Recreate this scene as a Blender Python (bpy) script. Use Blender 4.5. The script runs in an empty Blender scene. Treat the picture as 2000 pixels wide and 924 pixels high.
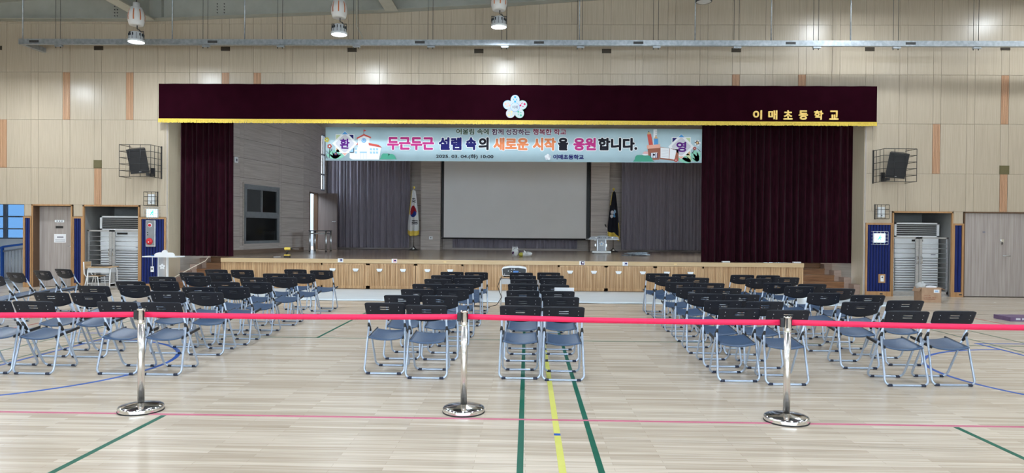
import bpy, bmesh, math, random
from mathutils import Vector, Matrix
random.seed(7)
S = bpy.context.scene
C = S.collection
PI = math.pi

# ------------------------------------------------------------------ camera
YAW, PITCH, ROLL = 0.0226, 0.0100, 0.0086
cam_d = bpy.data.cameras.new('camera')
cam_d.sensor_fit = 'HORIZONTAL'
cam_d.sensor_width = 36.0
cam_d.lens = 1330.0 / 2000.0 * 36.0
cam_d.clip_start, cam_d.clip_end = 0.05, 200
cam = bpy.data.objects.new('camera', cam_d)
C.objects.link(cam)
fw = Vector((-math.sin(YAW), math.cos(YAW), 0)); rt = Vector((math.cos(YAW), math.sin(YAW), 0)); up = Vector((0, 0, 1))
fw2 = fw * math.cos(PITCH) - up * math.sin(PITCH)
up2 = fw * math.sin(PITCH) + up * math.cos(PITCH)
rt3 = rt * math.cos(ROLL) + up2 * math.sin(ROLL)
up3 = -rt * math.sin(ROLL) + up2 * math.cos(ROLL)
m3 = Matrix((rt3, up3, -fw2)).transposed()
cam.matrix_world = Matrix.Translation((0, 0, 1.6)) @ m3.to_4x4()
S.camera = cam

# ------------------------------------------------------------------ world, light levels, exposure
W = bpy.data.worlds.new('world'); S.world = W
W.use_nodes = True
bgn = W.node_tree.nodes['Background']
bgn.inputs[0].default_value = (0.72, 0.87, 1.0, 1)
bgn.inputs[1].default_value = 10.0
LAMP_POWER = 58.0
LAMP_COLOR = (0.84, 0.93, 1.0)
# daylight enters through two added unseen windows and the stage door and slit: portals only guide the sky's light through those openings
def portal(name, loc, rot, sx, sy):
    d = bpy.data.lights.new(name, 'AREA'); d.shape = 'RECTANGLE'; d.size = sx; d.size_y = sy; d.cycles.is_portal = True
    o = bpy.data.objects.new(name, d); C.objects.link(o); o.location = loc; o.rotation_euler = rot
portal('added_window_portal_back', (0, -7.25, 2.6), (math.pi / 2, 0, math.pi), 20.0, 2.0)
portal('added_window_portal_stage_right', (7.80, 20.9, 3.2), (math.pi / 2, 0, -math.pi / 2 - 0.2), 2.6, 4.3)
portal('window_portal_stage_door', (-8.02, 25.12, 1.85), (math.pi / 2, 0, math.pi / 2), 0.9, 2.1)
portal('window_portal_slit', (-8.02, 26.27, 4.1), (math.pi / 2, 0, math.pi / 2), 0.42, 2.1)
S.view_settings.view_transform = 'Standard'
S.view_settings.look = 'None'
S.view_settings.gamma = 1.0
S.view_settings.use_curve_mapping = False
S.view_settings.exposure = 0.67

# ------------------------------------------------------------------ materials
M = {}
def pmat(name, c1, c2=None, scale=(8, 8, 8), rough=0.5, metal=0.0, bump=0.0, spec=0.5, detail=4.0, rnd=0.0, coat=0.0, sheen=0.0, alpha=1.0, trans=0.0, coords='Object'):
    m = bpy.data.materials.new(name); m.use_nodes = True
    nt = m.node_tree; b = nt.nodes['Principled BSDF']
    b.inputs['Roughness'].default_value = rough
    b.inputs['Metallic'].default_value = metal
    b.inputs['Specular IOR Level'].default_value = spec
    b.inputs['Coat Weight'].default_value = coat
    b.inputs['Coat Roughness'].default_value = 0.15
    b.inputs['Sheen Weight'].default_value = sheen
    b.inputs['Transmission Weight'].default_value = trans
    b.inputs['Alpha'].default_value = alpha
    if c2 is None:
        c2 = tuple(x * 0.9 for x in c1)
    tc = nt.nodes.new('ShaderNodeTexCoord'); mp = nt.nodes.new('ShaderNodeMapping')
    mp.inputs['Scale'].default_value = scale
    nt.links.new(tc.outputs[coords], mp.inputs['Vector'])
    no = nt.nodes.new('ShaderNodeTexNoise'); no.inputs['Scale'].default_value = 1.0; no.inputs['Detail'].default_value = detail
    nt.links.new(mp.outputs[0], no.inputs['Vector'])
    rp = nt.nodes.new('ShaderNodeValToRGB')
    rp.color_ramp.elements[0].position = 0.32; rp.color_ramp.elements[1].position = 0.68
    rp.color_ramp.elements[0].color = (*c1, 1); rp.color_ramp.elements[1].color = (*c2, 1)
    nt.links.new(no.outputs['Fac'], rp.inputs[0])
    out = rp.outputs[0]
    if rnd:
        oi = nt.nodes.new('ShaderNodeObjectInfo'); mr = nt.nodes.new('ShaderNodeMapRange')
        mr.inputs['To Min'].default_value = 1 - rnd; mr.inputs['To Max'].default_value = 1 + rnd
        nt.links.new(oi.outputs['Random'], mr.inputs[0])
        hs = nt.nodes.new('ShaderNodeHueSaturation')
        nt.links.new(mr.outputs[0], hs.inputs['Value']); nt.links.new(out, hs.inputs['Color'])
        ad = nt.nodes.new('ShaderNodeVectorMath'); ad.operation = 'ADD'
        nt.links.new(tc.outputs[coords], ad.inputs[0])
        ml = nt.nodes.new('ShaderNodeMath'); ml.operation = 'MULTIPLY'; ml.inputs[1].default_value = 37.0
        nt.links.new(oi.outputs['Random'], ml.inputs[0]); nt.links.new(ml.outputs[0], ad.inputs[1])
        nt.links.new(ad.outputs[0], mp.inputs['Vector'])
        out = hs.outputs[0]
    nt.links.new(out, b.inputs['Base Color'])
    if bump:
        bp = nt.nodes.new('ShaderNodeBump'); bp.inputs['Strength'].default_value = bump; bp.inputs['Distance'].default_value = 0.005
        nt.links.new(no.outputs['Fac'], bp.inputs['Height']); nt.links.new(bp.outputs[0], b.inputs['Normal'])
    M[name] = m
    return m

def emat(name, col, strength):
    m = bpy.data.materials.new(name); m.use_nodes = True
    b = m.node_tree.nodes['Principled BSDF']
    b.inputs['Base Color'].default_value = (*col, 1)
    b.inputs['Emission Color'].default_value = (*col, 1)
    b.inputs['Emission Strength'].default_value = strength
    M[name] = m
    return m

pmat('panel', (0.435, 0.36, 0.27), (0.505, 0.43, 0.33), (60, 60, 1.6), rough=0.30, rnd=0.025, bump=0.03)
pmat('panel_gap', (0.20, 0.15, 0.10), rough=0.8)
pmat('slat', (0.47, 0.265, 0.15), (0.55, 0.325, 0.20), (60, 60, 2), rough=0.45)
pmat('slat_groove', (0.26, 0.13, 0.08), rough=0.7)
pmat('reveal', (0.50, 0.42, 0.30), (0.57, 0.48, 0.35), (50, 50, 1.5), rough=0.4)
pmat('corner_trim', (0.46, 0.41, 0.38), rough=0.35)
pmat('hall_paint', (0.62, 0.56, 0.46), (0.66, 0.60, 0.50), (2, 2, 2), rough=0.7)
pmat('roof', (0.030, 0.034, 0.045), (0.045, 0.05, 0.06), (3, 3, 3), rough=0.8)
pmat('steel_paint', (0.36, 0.36, 0.31), (0.40, 0.40, 0.35), (4, 4, 4), rough=0.55)
pmat('steel_flange', (0.46, 0.44, 0.37), (0.52, 0.50, 0.42), (4, 4, 4), rough=0.55)
pmat('zinc', (0.36, 0.40, 0.44), (0.52, 0.56, 0.60), (14, 14, 14), rough=0.38, metal=0.75)
pmat('bolt_dark', (0.05, 0.05, 0.05), rough=0.5)
pmat('burgundy', (0.012, 0.0010, 0.0036), (0.027, 0.003, 0.009), (25, 25, 4), rough=0.9, sheen=0.04, spec=0.08)
pmat('burgundy_flat', (0.012, 0.0008, 0.0035), (0.016, 0.0012, 0.005), (3, 3, 3), rough=0.95, spec=0.04)
pmat('gold', (0.62, 0.42, 0.04), (0.80, 0.60, 0.10), (90, 90, 20), rough=0.6, bump=0.2)
pmat('gold_letter', (0.85, 0.55, 0.12), (0.92, 0.66, 0.22), (10, 10, 10), rough=0.45)
pmat('grey_curtain', (0.26, 0.235, 0.285), (0.31, 0.285, 0.335), (30, 30, 3), rough=0.9, spec=0.1)
pmat('stage_wood', (0.40, 0.345, 0.315), (0.53, 0.47, 0.44), (1.1, 1.1, 26), rough=0.5, rnd=0.04)
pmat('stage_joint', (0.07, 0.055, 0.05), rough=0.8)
pmat('stage_wood_lit', (0.50, 0.46, 0.42), (0.60, 0.56, 0.52), (1.2, 1.2, 24), rough=0.5)  # lighter copy of stage_wood, the stronger light put into its colour
pmat('stage_base', (0.17, 0.115, 0.085), (0.21, 0.145, 0.11), (2, 2, 20), rough=0.4)
pmat('stage_floor', (0.27, 0.19, 0.13), (0.36, 0.265, 0.19), (1.2, 26, 4), rough=0.22, coat=0.2)
pmat('stage_front', (0.36, 0.195, 0.085), (0.63, 0.41, 0.22), (26, 26, 0.9), rough=0.42)
pmat('stage_groove', (0.25, 0.125, 0.05), rough=0.7)
pmat('stage_fascia', (0.52, 0.36, 0.19), (0.58, 0.42, 0.24), (2, 30, 30), rough=0.4)
pmat('stair_wood', (0.15, 0.062, 0.027), (0.29, 0.14, 0.062), (2, 26, 26), rough=0.32)
pmat('stair_skirt', (0.30, 0.21, 0.17), (0.36, 0.26, 0.21), (3, 3, 22), rough=0.5)
pmat('screen', (0.74, 0.725, 0.73), (0.77, 0.755, 0.76), (1, 1, 1), rough=0.8)
pmat('black', (0.012, 0.012, 0.014), (0.018, 0.018, 0.02), (20, 20, 20), rough=0.5)
pmat('rubber', (0.02, 0.02, 0.022), rough=0.7)
pmat('chair_plastic', (0.0075, 0.0095, 0.016), (0.010, 0.013, 0.023), (60, 60, 60), rough=0.45, spec=0.35)
pmat('seat_plastic', (0.034, 0.070, 0.140), (0.046, 0.086, 0.165), (80, 80, 80), rough=0.38)
pmat('seat_edge', (0.012, 0.013, 0.017), rough=0.5)
pmat('tube', (0.40, 0.475, 0.60), (0.46, 0.535, 0.66), (6, 6, 6), rough=0.3, metal=0.5)
pmat('foot_cap', (0.010, 0.018, 0.045), rough=0.55)
pmat('rivet', (0.42, 0.42, 0.45), rough=0.3, metal=0.8)
pmat('chrome', (0.72, 0.70, 0.68), (0.80, 0.79, 0.78), (3, 3, 3), rough=0.12, metal=1.0)
pmat('satin_steel', (0.66, 0.63, 0.60), (0.74, 0.72, 0.70), (3, 3, 3), rough=0.24, metal=1.0)
pmat('brushed', (0.55, 0.56, 0.58), (0.63, 0.64, 0.66), (3, 3, 60), rough=0.3, metal=0.85)
pmat('ribbon', (0.80, 0.012, 0.085), (0.86, 0.016, 0.10), (40, 40, 140), rough=0.6)
pmat('cream_ring', (0.8, 0.74, 0.6), rough=0.5)
pmat('line_green', (0.0, 0.095, 0.058), (0.002, 0.115, 0.07), (6, 6, 6), rough=0.42, spec=0.25)
pmat('line_dark', (0.03, 0.11, 0.06), rough=0.35)
pmat('line_yellow', (0.58, 0.575, 0.12), (0.63, 0.62, 0.16), (6, 6, 6), rough=0.42, spec=0.25)
pmat('line_pink', (0.50, 0.12, 0.20), (0.56, 0.16, 0.24), (6, 6, 6), rough=0.42, spec=0.25)
pmat('line_red', (0.42, 0.10, 0.08), rough=0.35)
pmat('line_blue', (0.018, 0.085, 0.38), (0.028, 0.11, 0.44), (6, 6, 6), rough=0.42, spec=0.25)
pmat('line_brown', (0.20, 0.16, 0.12), rough=0.4)
pmat('mat_cover', (0.60, 0.67, 0.72), (0.66, 0.73, 0.78), (1.5, 3, 3), rough=0.35, bump=0.3)
pmat('door_wood', (0.30, 0.26, 0.24), (0.42, 0.375, 0.355), (24, 24, 0.9), rough=0.45)
pmat('door_dark', (0.15, 0.115, 0.105), (0.20, 0.16, 0.15), (24, 24, 0.9), rough=0.5)
pmat('oak_trim', (0.36, 0.185, 0.075), (0.46, 0.26, 0.12), (24, 24, 2), rough=0.45)
pmat('outside_paint', (0.060, 0.062, 0.066), (0.066, 0.068, 0.072), (3, 3, 3), rough=0.8)
pmat('oak_dark', (0.12, 0.065, 0.035), rough=0.5)
pmat('blue_panel', (0.006, 0.015, 0.105), (0.009, 0.021, 0.14), (10, 10, 2), rough=0.6, spec=0.25)
pmat('niche_paint', (0.22, 0.22, 0.22), (0.26, 0.26, 0.255), (3, 3, 3), rough=0.7)
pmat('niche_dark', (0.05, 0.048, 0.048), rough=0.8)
pmat('white_metal', (0.70, 0.73, 0.76), (0.75, 0.78, 0.80), (5, 5, 5), rough=0.35)
pmat('white_plastic', (0.78, 0.80, 0.83), (0.82, 0.84, 0.86), (5, 5, 5), rough=0.35)
pmat('gate_steel', (0.42, 0.43, 0.45), (0.52, 0.53, 0.55), (10, 10, 40), rough=0.3, metal=0.7)
pmat('paper', (0.78, 0.79, 0.83), (0.82, 0.83, 0.86), (12, 12, 12), rough=0.8)
pmat('grey_print', (0.22, 0.22, 0.26), rough=0.8)
pmat('red_plastic', (0.55, 0.012, 0.02), (0.62, 0.02, 0.03), (10, 10, 10), rough=0.3)
pmat('acrylic', (0.70, 0.72, 0.74), rough=0.1, alpha=0.45)
pmat('frost', (0.55, 0.57, 0.60), (0.60, 0.62, 0.65), (5, 5, 5), rough=0.35)
pmat('lectern_grey', (0.24, 0.25, 0.27), (0.27, 0.28, 0.30), (6, 6, 6), rough=0.35, metal=0.2)
pmat('desk_wood', (0.50, 0.32, 0.17), (0.60, 0.41, 0.24), (4, 40, 40), rough=0.45)
pmat('glass_dark', (0.005, 0.006, 0.007), rough=0.12, spec=0.2)
pmat('alu_frame', (0.20, 0.215, 0.235), (0.25, 0.265, 0.285), (6, 6, 6), rough=0.4, metal=0.3)
pmat('screen_mesh', (0.040, 0.043, 0.047), rough=0.6)
pmat('cardboard', (0.40, 0.255, 0.165), (0.46, 0.30, 0.20), (10, 10, 10), rough=0.8)
pmat('plastic_film', (0.75, 0.77, 0.78), rough=0.2, alpha=0.55)
pmat('olive', (0.30, 0.28, 0.02), (0.42, 0.38, 0.05), (20, 20, 20), rough=0.5)
pmat('tool_yellow', (0.72, 0.52, 0.06), (0.80, 0.62, 0.12), (10, 10, 10), rough=0.4)
pmat('purple', (0.12, 0.07, 0.16), (0.16, 0.10, 0.20), (10, 10, 10), rough=0.5)
pmat('orange_plastic', (0.70, 0.13, 0.03), (0.76, 0.17, 0.05), (10, 10, 10), rough=0.45)
pmat('cable_grey', (0.10, 0.12, 0.15), (0.28, 0.33, 0.38), (14, 14, 14), rough=0.5)
pmat('cable_white', (0.70, 0.62, 0.52), rough=0.5)
pmat('speaker_grille', (0.10, 0.085, 0.035), (0.15, 0.125, 0.055), (120, 120, 120), rough=0.6)
pmat('vent_dark', (0.035, 0.025, 0.015), (0.055, 0.04, 0.025), (60, 60, 60), rough=0.7)
pmat('lamp_white', (0.72, 0.71, 0.69), (0.76, 0.75, 0.73), (5, 5, 5), rough=0.4)
pmat('lamp_orange', (0.62, 0.17, 0.05), rough=0.45)
pmat('lamp_dark', (0.03, 0.033, 0.038), rough=0.45)
pmat('lens_off', (0.62, 0.60, 0.57), rough=0.3)
pmat('lcd_blue', (0.06, 0.22, 0.60), rough=0.3)
emat('lens_on', (0.94, 0.97, 1.0), 12.0)
emat('exit_lit', (0.62, 0.86, 0.98), 0.75)
emat('exit_green', (0.02, 0.62, 0.42), 0.5)
def tinted(name, col):
    m = bpy.data.materials.new(name); m.use_nodes = True; nt = m.node_tree; nt.nodes.remove(nt.nodes['Principled BSDF'])
    t = nt.nodes.new('ShaderNodeBsdfTransparent'); gl = nt.nodes.new('ShaderNodeBsdfGlossy'); mx = nt.nodes.new('ShaderNodeMixShader')
    t.inputs[0].default_value = (*col, 1); gl.inputs['Roughness'].default_value = 0.1; mx.inputs[0].default_value = 0.05
    nt.links.new(t.outputs[0], mx.inputs[1]); nt.links.new(gl.outputs[0], mx.inputs[2]); nt.links.new(mx.outputs[0], nt.nodes['Material Output'].inputs[0])
    M[name] = m
tinted('blue_glass', (0.13, 0.185, 0.245))
# flat print colours
for n, c in dict(pr_sky=(0.46, 0.62, 0.69), pr_white=(0.80, 0.82, 0.85), pr_magenta=(0.50, 0.035, 0.22), pr_navy=(0.012, 0.012, 0.13), pr_black=(0.010, 0.010, 0.018),
                 pr_orange=(0.74, 0.24, 0.10), pr_forest=(0.01, 0.05, 0.02), pr_plum=(0.05, 0.01, 0.06), pr_crimson=(0.20, 0.01, 0.06), pr_violet=(0.10, 0.01, 0.20),
                 pr_red=(0.62, 0.10, 0.08), pr_blue=(0.09, 0.32, 0.66), pr_lblue=(0.33, 0.55, 0.82), pr_green=(0.07, 0.33, 0.23), pr_teal=(0.24, 0.55, 0.42), pr_yellow=(0.72, 0.62, 0.12),
                 pr_brown=(0.32, 0.12, 0.08), pr_tan=(0.66, 0.42, 0.22), pr_lgrey=(0.60, 0.60, 0.66), pr_pink=(0.75, 0.45, 0.45), pr_lime=(0.55, 0.66, 0.38), pr_rose=(0.60, 0.02, 0.12), pr_mint=(0.10, 0.45, 0.30),
                 pr_peach=(0.80, 0.42, 0.33), pr_lyellow=(0.82, 0.62, 0.30), pr_cyan=(0.02, 0.35, 0.75), pr_flagred=(0.30, 0.01, 0.02), pr_flagblue=(0.01, 0.03, 0.20), pr_petal=(0.50, 0.55, 0.58), pr_flagwhite=(0.68, 0.68, 0.70)).items():
    pmat(n, c, tuple(x * 0.95 for x in c), (3, 3, 3), rough=0.7, spec=0.2)

# maple strip floor
def floor_mat():
    m = bpy.data.materials.new('maple_floor'); m.use_nodes = True
    nt = m.node_tree; b = nt.nodes['Principled BSDF']
    tc = nt.nodes.new('ShaderNodeTexCoord')
    br = nt.nodes.new('ShaderNodeTexBrick')
    br.offset = 0.37; br.offset_frequency = 2; br.squash = 1.0
    br.inputs['Scale'].default_value = 1.0
    br.inputs['Brick Width'].default_value = 0.95
    br.inputs['Row Height'].default_value = 0.058
    br.inputs['Mortar Size'].default_value = 0.0011
    br.inputs['Mortar Smooth'].default_value = 0.4
    br.inputs['Bias'].default_value = 0.0
    br.inputs['Color1'].default_value = (0.50, 0.42, 0.332, 1)
    br.inputs['Color2'].default_value = (0.67, 0.585, 0.488, 1)
    br.inputs['Mortar'].default_value = (0.36, 0.28, 0.21, 1)
    nt.links.new(tc.outputs['Object'], br.inputs['Vector'])
    mp = nt.nodes.new('ShaderNodeMapping'); mp.inputs['Scale'].default_value = (1.3, 42, 1)
    nt.links.new(tc.outputs['Object'], mp.inputs['Vector'])
    no = nt.nodes.new('ShaderNodeTexNoise'); no.inputs['Scale'].default_value = 1.0; no.inputs['Detail'].default_value = 5
    nt.links.new(mp.outputs[0], no.inputs['Vector'])
    rp = nt.nodes.new('ShaderNodeValToRGB')
    rp.color_ramp.elements[0].position = 0.30; rp.color_ramp.elements[0].color = (0.80, 0.78, 0.75, 1)
    rp.color_ramp.elements[1].position = 0.62; rp.color_ramp.elements[1].color = (1.06, 1.06, 1.06, 1)
    nt.links.new(no.outputs['Fac'], rp.inputs[0])
    mx = nt.nodes.new('ShaderNodeMix'); mx.data_type = 'RGBA'; mx.blend_type = 'MULTIPLY'; mx.inputs[0].default_value = 1.0
    nt.links.new(br.outputs['Color'], mx.inputs[6]); nt.links.new(rp.outputs[0], mx.inputs[7])
    nt.links.new(mx.outputs[2], b.inputs['Base Color'])
    n2 = nt.nodes.new('ShaderNodeTexNoise'); n2.inputs['Scale'].default_value = 1.4; n2.inputs['Detail'].default_value = 3
    nt.links.new(tc.outputs['Object'], n2.inputs['Vector'])
    mr = nt.nodes.new('ShaderNodeMapRange'); mr.inputs['To Min'].default_value = 0.20; mr.inputs['To Max'].default_value = 0.30
    nt.links.new(n2.outputs['Fac'], mr.inputs[0]); nt.links.new(mr.outputs[0], b.inputs['Roughness'])
    bp = nt.nodes.new('ShaderNodeBump'); bp.inputs['Strength'].default_value = 0.06; bp.inputs['Distance'].default_value = 0.003
    nt.links.new(no.outputs['Fac'], bp.inputs['Height']); nt.links.new(bp.outputs[0], b.inputs['Normal'])
    M['maple_floor'] = m
floor_mat()

# ------------------------------------------------------------------ mesh helpers
class MB:
    def __init__(s): s.v = []; s.f = []; s.sm = []; s.mi = []; s.m = 0
    def face(s, idx, smooth=False): s.f.append(tuple(idx)); s.sm.append(smooth); s.mi.append(s.m)
    def box(s, x0, x1, y0, y1, z0, z1, T=None):
        n = len(s.v)
        P = [(x, y, z) for z in (z0, z1) for y in (y0, y1) for x in (x0, x1)]
        if T is not None: P = [tuple(T @ Vector(q)) for q in P]
        s.v += P
        for q in ((0, 2, 3, 1), (4, 5, 7, 6), (0, 1, 5, 4), (2, 6, 7, 3), (0, 4, 6, 2), (1, 3, 7, 5)):
            s.face([n + i for i in q])
        return s
    def tube(s, path, r, n=8, caps=True, closed=False):
        path = [Vector(p) for p in path]; L = len(path)
        rr = r if isinstance(r, (list, tuple)) else [r] * L
        t0 = (path[1] - path[0]).normalized()
        u = t0.cross(Vector((0, 0, 1)))
        if u.length < 1e-4: u = t0.cross(Vector((1, 0, 0)))
        u.normalize(); base = len(s.v); prev = t0
        for i, p in enumerate(path):
            a = path[max(i - 1, 0)]; c = path[min(i + 1, L - 1)]
            if closed: a = path[(i - 1) % L]; c = path[(i + 1) % L]
            t = (c - a).normalized()
            q = prev.rotation_difference(t); u = (q @ u).normalized(); prev = t
            w = t.cross(u)
            for k in range(n):
                an = 2 * PI * k / n
                s.v.append(tuple(p + (u * math.cos(an) + w * math.sin(an)) * rr[i]))
        R = L if closed else L - 1
        for i in range(R):
            j = (i + 1) % L
            for k in range(n):
                k2 = (k + 1) % n
                s.face((base + i * n + k, base + i * n + k2, base + j * n + k2, base + j * n + k), True)
        if caps and not closed:
            s.face([base + k for k in range(n)][::-1]); s.face([base + (L - 1) * n + k for k in range(n)])
        return s
    def cyl(s, p0, p1, r, n=12, r2=None): return s.tube([p0, p1], [r, r if r2 is None else r2], n)
    def lathe(s, prof, n=24, c=(0, 0, 0), caps=True, smooth=True):
        base = len(s.v); L = len(prof)
        for r, z in prof:
            for k in range(n):
                a = 2 * PI * k / n
                s.v.append((c[0] + r * math.cos(a), c[1] + r * math.sin(a), c[2] + z))
        for i in range(L - 1):
            for k in range(n):
                k2 = (k + 1) % n
                s.face((base + i * n + k, base + i * n + k2, base + (i + 1) * n + k2, base + (i + 1) * n + k), smooth)
        if caps:
            s.face([base + k for k in range(n)][::-1]); s.face([base + (L - 1) * n + k for k in range(n)])
        return s
    def prism(s, poly, a0, a1, plane='xz', T=None):
        # poly extruded along the axis missing from plane
        def pt(q, a):
            if plane == 'xz': return (q[0], a, q[1])
            if plane == 'xy': return (q[0], q[1], a)
            return (a, q[0], q[1])
        n = len(s.v); L = len(poly)
        P = [pt(q, a0) for q in poly] + [pt(q, a1) for q in poly]
        if T is not None: P = [tuple(T @ Vector(q)) for q in P]
        s.v += P
        area = sum(poly[i][0] * poly[(i + 1) % L][1] - poly[(i + 1) % L][0] * poly[i][1] for i in range(L))
        fl = (area > 0) == (plane != 'xz')
        A = list(range(n, n + L)); B = list(range(n + L, n + 2 * L))
        s.face(A[::-1] if fl else A); s.face(B if fl else B[::-1])
        for i in range(L):
            j = (i + 1) % L
            q = (A[i], A[j], B[j], B[i])
            s.face(q if fl else q[::-1])
        return s
    def grid(s, fn, nu, nv, smooth=True, skip=None, mat=None):
        b = len(s.v)
        for j in range(nv + 1):
            for i in range(nu + 1): s.v.append(tuple(fn(i / nu, j / nv)))
        for j in range(nv):
            for i in range(nu):
                if skip and skip(i, j): continue
                if mat: s.m = mat((i + 0.5) / nu, (j + 0.5) / nv)
                a = b + j * (nu + 1) + i
                s.face((a, a + 1, a + nu + 2, a + nu + 1), smooth)
        return s
    def mesh(s, name, mats):
        me = bpy.data.meshes.new(name)
        me.from_pydata(s.v, [], s.f)
        for k in (mats if isinstance(mats, (list, tuple)) else [mats]): me.materials.append(M[k])
        me.polygons.foreach_set('use_smooth', s.sm); me.polygons.foreach_set('material_index', s.mi)
        me.update()
        return me
    def build(s, name, mats, parent=None, loc=None, rz=0.0, solid=0.0, bevel=0.0):
        me = s.mesh(name, mats)
        if solid or bevel:
            bm = bmesh.new(); bm.from_mesh(me)
            if solid: bmesh.ops.solidify(bm, geom=bm.faces[:], thickness=solid)
            if bevel:
                bmesh.ops.remove_doubles(bm, verts=bm.verts[:], dist=1e-5)
                ed = [e for e in bm.edges if len(e.link_faces) == 2 and e.calc_face_angle(0) > 0.6]
                bmesh.ops.bevel(bm, geom=ed, offset=bevel, segments=2, profile=0.5, affect='EDGES')
            bm.to_mesh(me); bm.free()
        return link(name, me, parent, loc, rz)

def link(name, me, parent=None, loc=None, rz=0.0):
    o = bpy.data.objects.new(name, me); C.objects.link(o)
    if parent: o.parent = parent
    if loc: o.location = loc
    if rz: o.rotation_euler = (0, 0, rz)
    return o
def tag(o, label=None, cat=None, group=None, kind=None):
    if label: o['label'] = label
    if cat: o['category'] = cat
    if group: o['group'] = group
    if kind: o['kind'] = kind
    return o
def empty(name, loc=(0, 0, 0), rz=0.0):
    o = bpy.data.objects.new(name, None); C.objects.link(o)
    o.location = loc; o.rotation_euler = (0, 0, rz); o.empty_display_size = 0.1
    return o
def copy_tree(o, parent=None):
    c = o.copy(); C.objects.link(c)
    if parent: c.parent = parent
    for ch in list(o.children): copy_tree(ch, c)
    return c
def struct(name, mb, mats, parent=None):
    o = mb.build(name, mats, parent)
    o['kind'] = 'structure'
    return o
def BX(*a): return MB().box(*a)
def arc2(cx, cy, r, a0, a1, n): return [(cx + r * math.cos(a0 + (a1 - a0) * i / n), cy + r * math.sin(a0 + (a1 - a0) * i / n)) for i in range(n + 1)]
def disc(cx, cy, r, n=20, ry=None, rot=0.0):
    ry = r if ry is None else ry
    P = []
    for i in range(n):
        a = 2 * PI * i / n; x, y = r * math.cos(a), ry * math.sin(a)
        P.append((cx + x * math.cos(rot) - y * math.sin(rot), cy + x * math.sin(rot) + y * math.cos(rot)))
    return P

_tc = {}
def glyphs(body, offset=0.0, extrude=0.0):
    key = (body, offset, extrude)
    if key not in _tc:
        cu = bpy.data.curves.new('glyphs', 'FONT'); cu.body = body; cu.offset = offset; cu.extrude = extrude
        cu.resolution_u = 4
        o = bpy.data.objects.new('glyphs', cu); C.objects.link(o)
        bpy.context.view_layer.update()
        me = bpy.data.meshes.new_from_object(o.evaluated_get(bpy.context.evaluated_depsgraph_get()))
        V = [tuple(v.co) for v in me.vertices]; F = [tuple(p.vertices) for p in me.polygons]
        bpy.data.objects.remove(o); bpy.data.curves.remove(cu); bpy.data.meshes.remove(me)
        _tc[key] = (V, F)
    return _tc[key]
def lettering(body, x0, x1, z0, z1, y, mat, parent, name='lettering', bold=0.0, depth=0.0):
    # upright flat lettering in the XZ plane, facing -Y, fitted to the given rectangle; bold widens every stroke
    V, F = glyphs(body, 0.0, 0.05 if depth else 0.0)
    ax, bx_ = min(v[0] for v in V), max(v[0] for v in V); ay, by = min(v[1] for v in V), max(v[1] for v in V)
    x0 += bold; x1 -= bold; z0 += bold; z1 -= bold
    sx = (x1 - x0) / (bx_ - ax); sz = (z1 - z0) / (by - ay)
    mb = MB(); k = 10 if bold > 0 else 0
    for j in range(-1, k):
        dx, dz = (0, 0) if j < 0 else (bold * math.cos(2 * PI * j / k), bold * math.sin(2 * PI * j / k))
        n = len(mb.v)
        for v in V: mb.v.append((x0 + (v[0] - ax) * sx + dx, (y - v[2] / 0.05 * depth / 2 if depth else y) - 0.00011 * (j + 1) * (5 if depth else 1), z0 + (v[1] - ay) * sz + dz))
        for f in F: mb.face([n + i for i in f])
    return mb.build(name, mat, parent)
def root_loc(o):
    p = Vector((0, 0, 0))
    while o:
        p += Vector(o.location); o = o.parent
    return p
def wb(mb, name, mats, parent, solid=0.0, bevel=0.0):
    # mesh given in world coordinates, made local to an unrotated parent
    d = root_loc(parent)
    mb.v = [(a - d.x, b - d.y, c - d.z) for a, b, c in mb.v]
    return mb.build(name, mats, parent, solid=solid, bevel=bevel)

# ================================================================== THE HALL
WY = 17.40                     # face of the stage wall
OL, OR = -9.30, 8.50           # proscenium opening
OT = 4.60
floor = struct('floor', BX(-15.5, 15.3, -7.4, 20.2, -0.12, 0.0), 'maple_floor')
tag(floor, 'pale polished maple strip floor of the hall', kind='structure')

def court(x0, x1, y0, y1, mat, z=0.0012):
    return BX(x0, x1, y0, y1, 0.0, z).build('court_line', mat, floor)
court(-0.058, -0.014, -6.9, 12.6, 'line_green', 0.0012)
court(0.483, 0.527, -6.9, 12.6, 'line_green', 0.0012)
court(0.222, 0.272, -6.9, 9.83, 'line_yellow', 0.0012)
court(0.222, 0.272, 5.29, 5.345, 'line_blue', 0.0018)
court(-3.09, -3.045, -6.9, 5.69, 'line_green')
court(-3.07, -3.03, 9.87, 14.8, 'line_green')
court(3.53, 3.575, -6.9, 5.69, 'line_green')
court(-15.0, 15.0, 5.705, 5.745, 'line_pink', 0.0021)
court(-15.0, 15.0, 9.835, 9.865, 'line_dark', 0.0020)
court(-6.72, -6.69, -6.9, 14.0, 'line_dark')
court(-6.17, -6.14, -6.9, 14.0, 'line_dark')
court(6.70, 6.73, -6.9, 13.6, 'line_dark')
court(7.28, 7.31, -6.9, 13.6, 'line_dark')
court(-6.04, -5.99, 5.4, 10.04, 'line_blue', 0.0016)
court(-12.0, -6.04, 10.0, 10.04, 'line_blue', 0.0016)
court(6.53, 6.58, 5.4, 10.08, 'line_blue', 0.0016)
court(6.58, 12.0, 10.04, 10.08, 'line_blue', 0.0016)
court(8.44, 8.48, -6.9, 13.6, 'line_red', 0.0016)
court(-8.02, -7.98, -6.9, 13.6, 'line_red', 0.0016)
court(-15.0, 15.0, 13.63, 13.66, 'line_brown', 0.0016)
court(-15.0, 15.0, 14.34, 14.37, 'line_brown', 0.0016)
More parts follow.
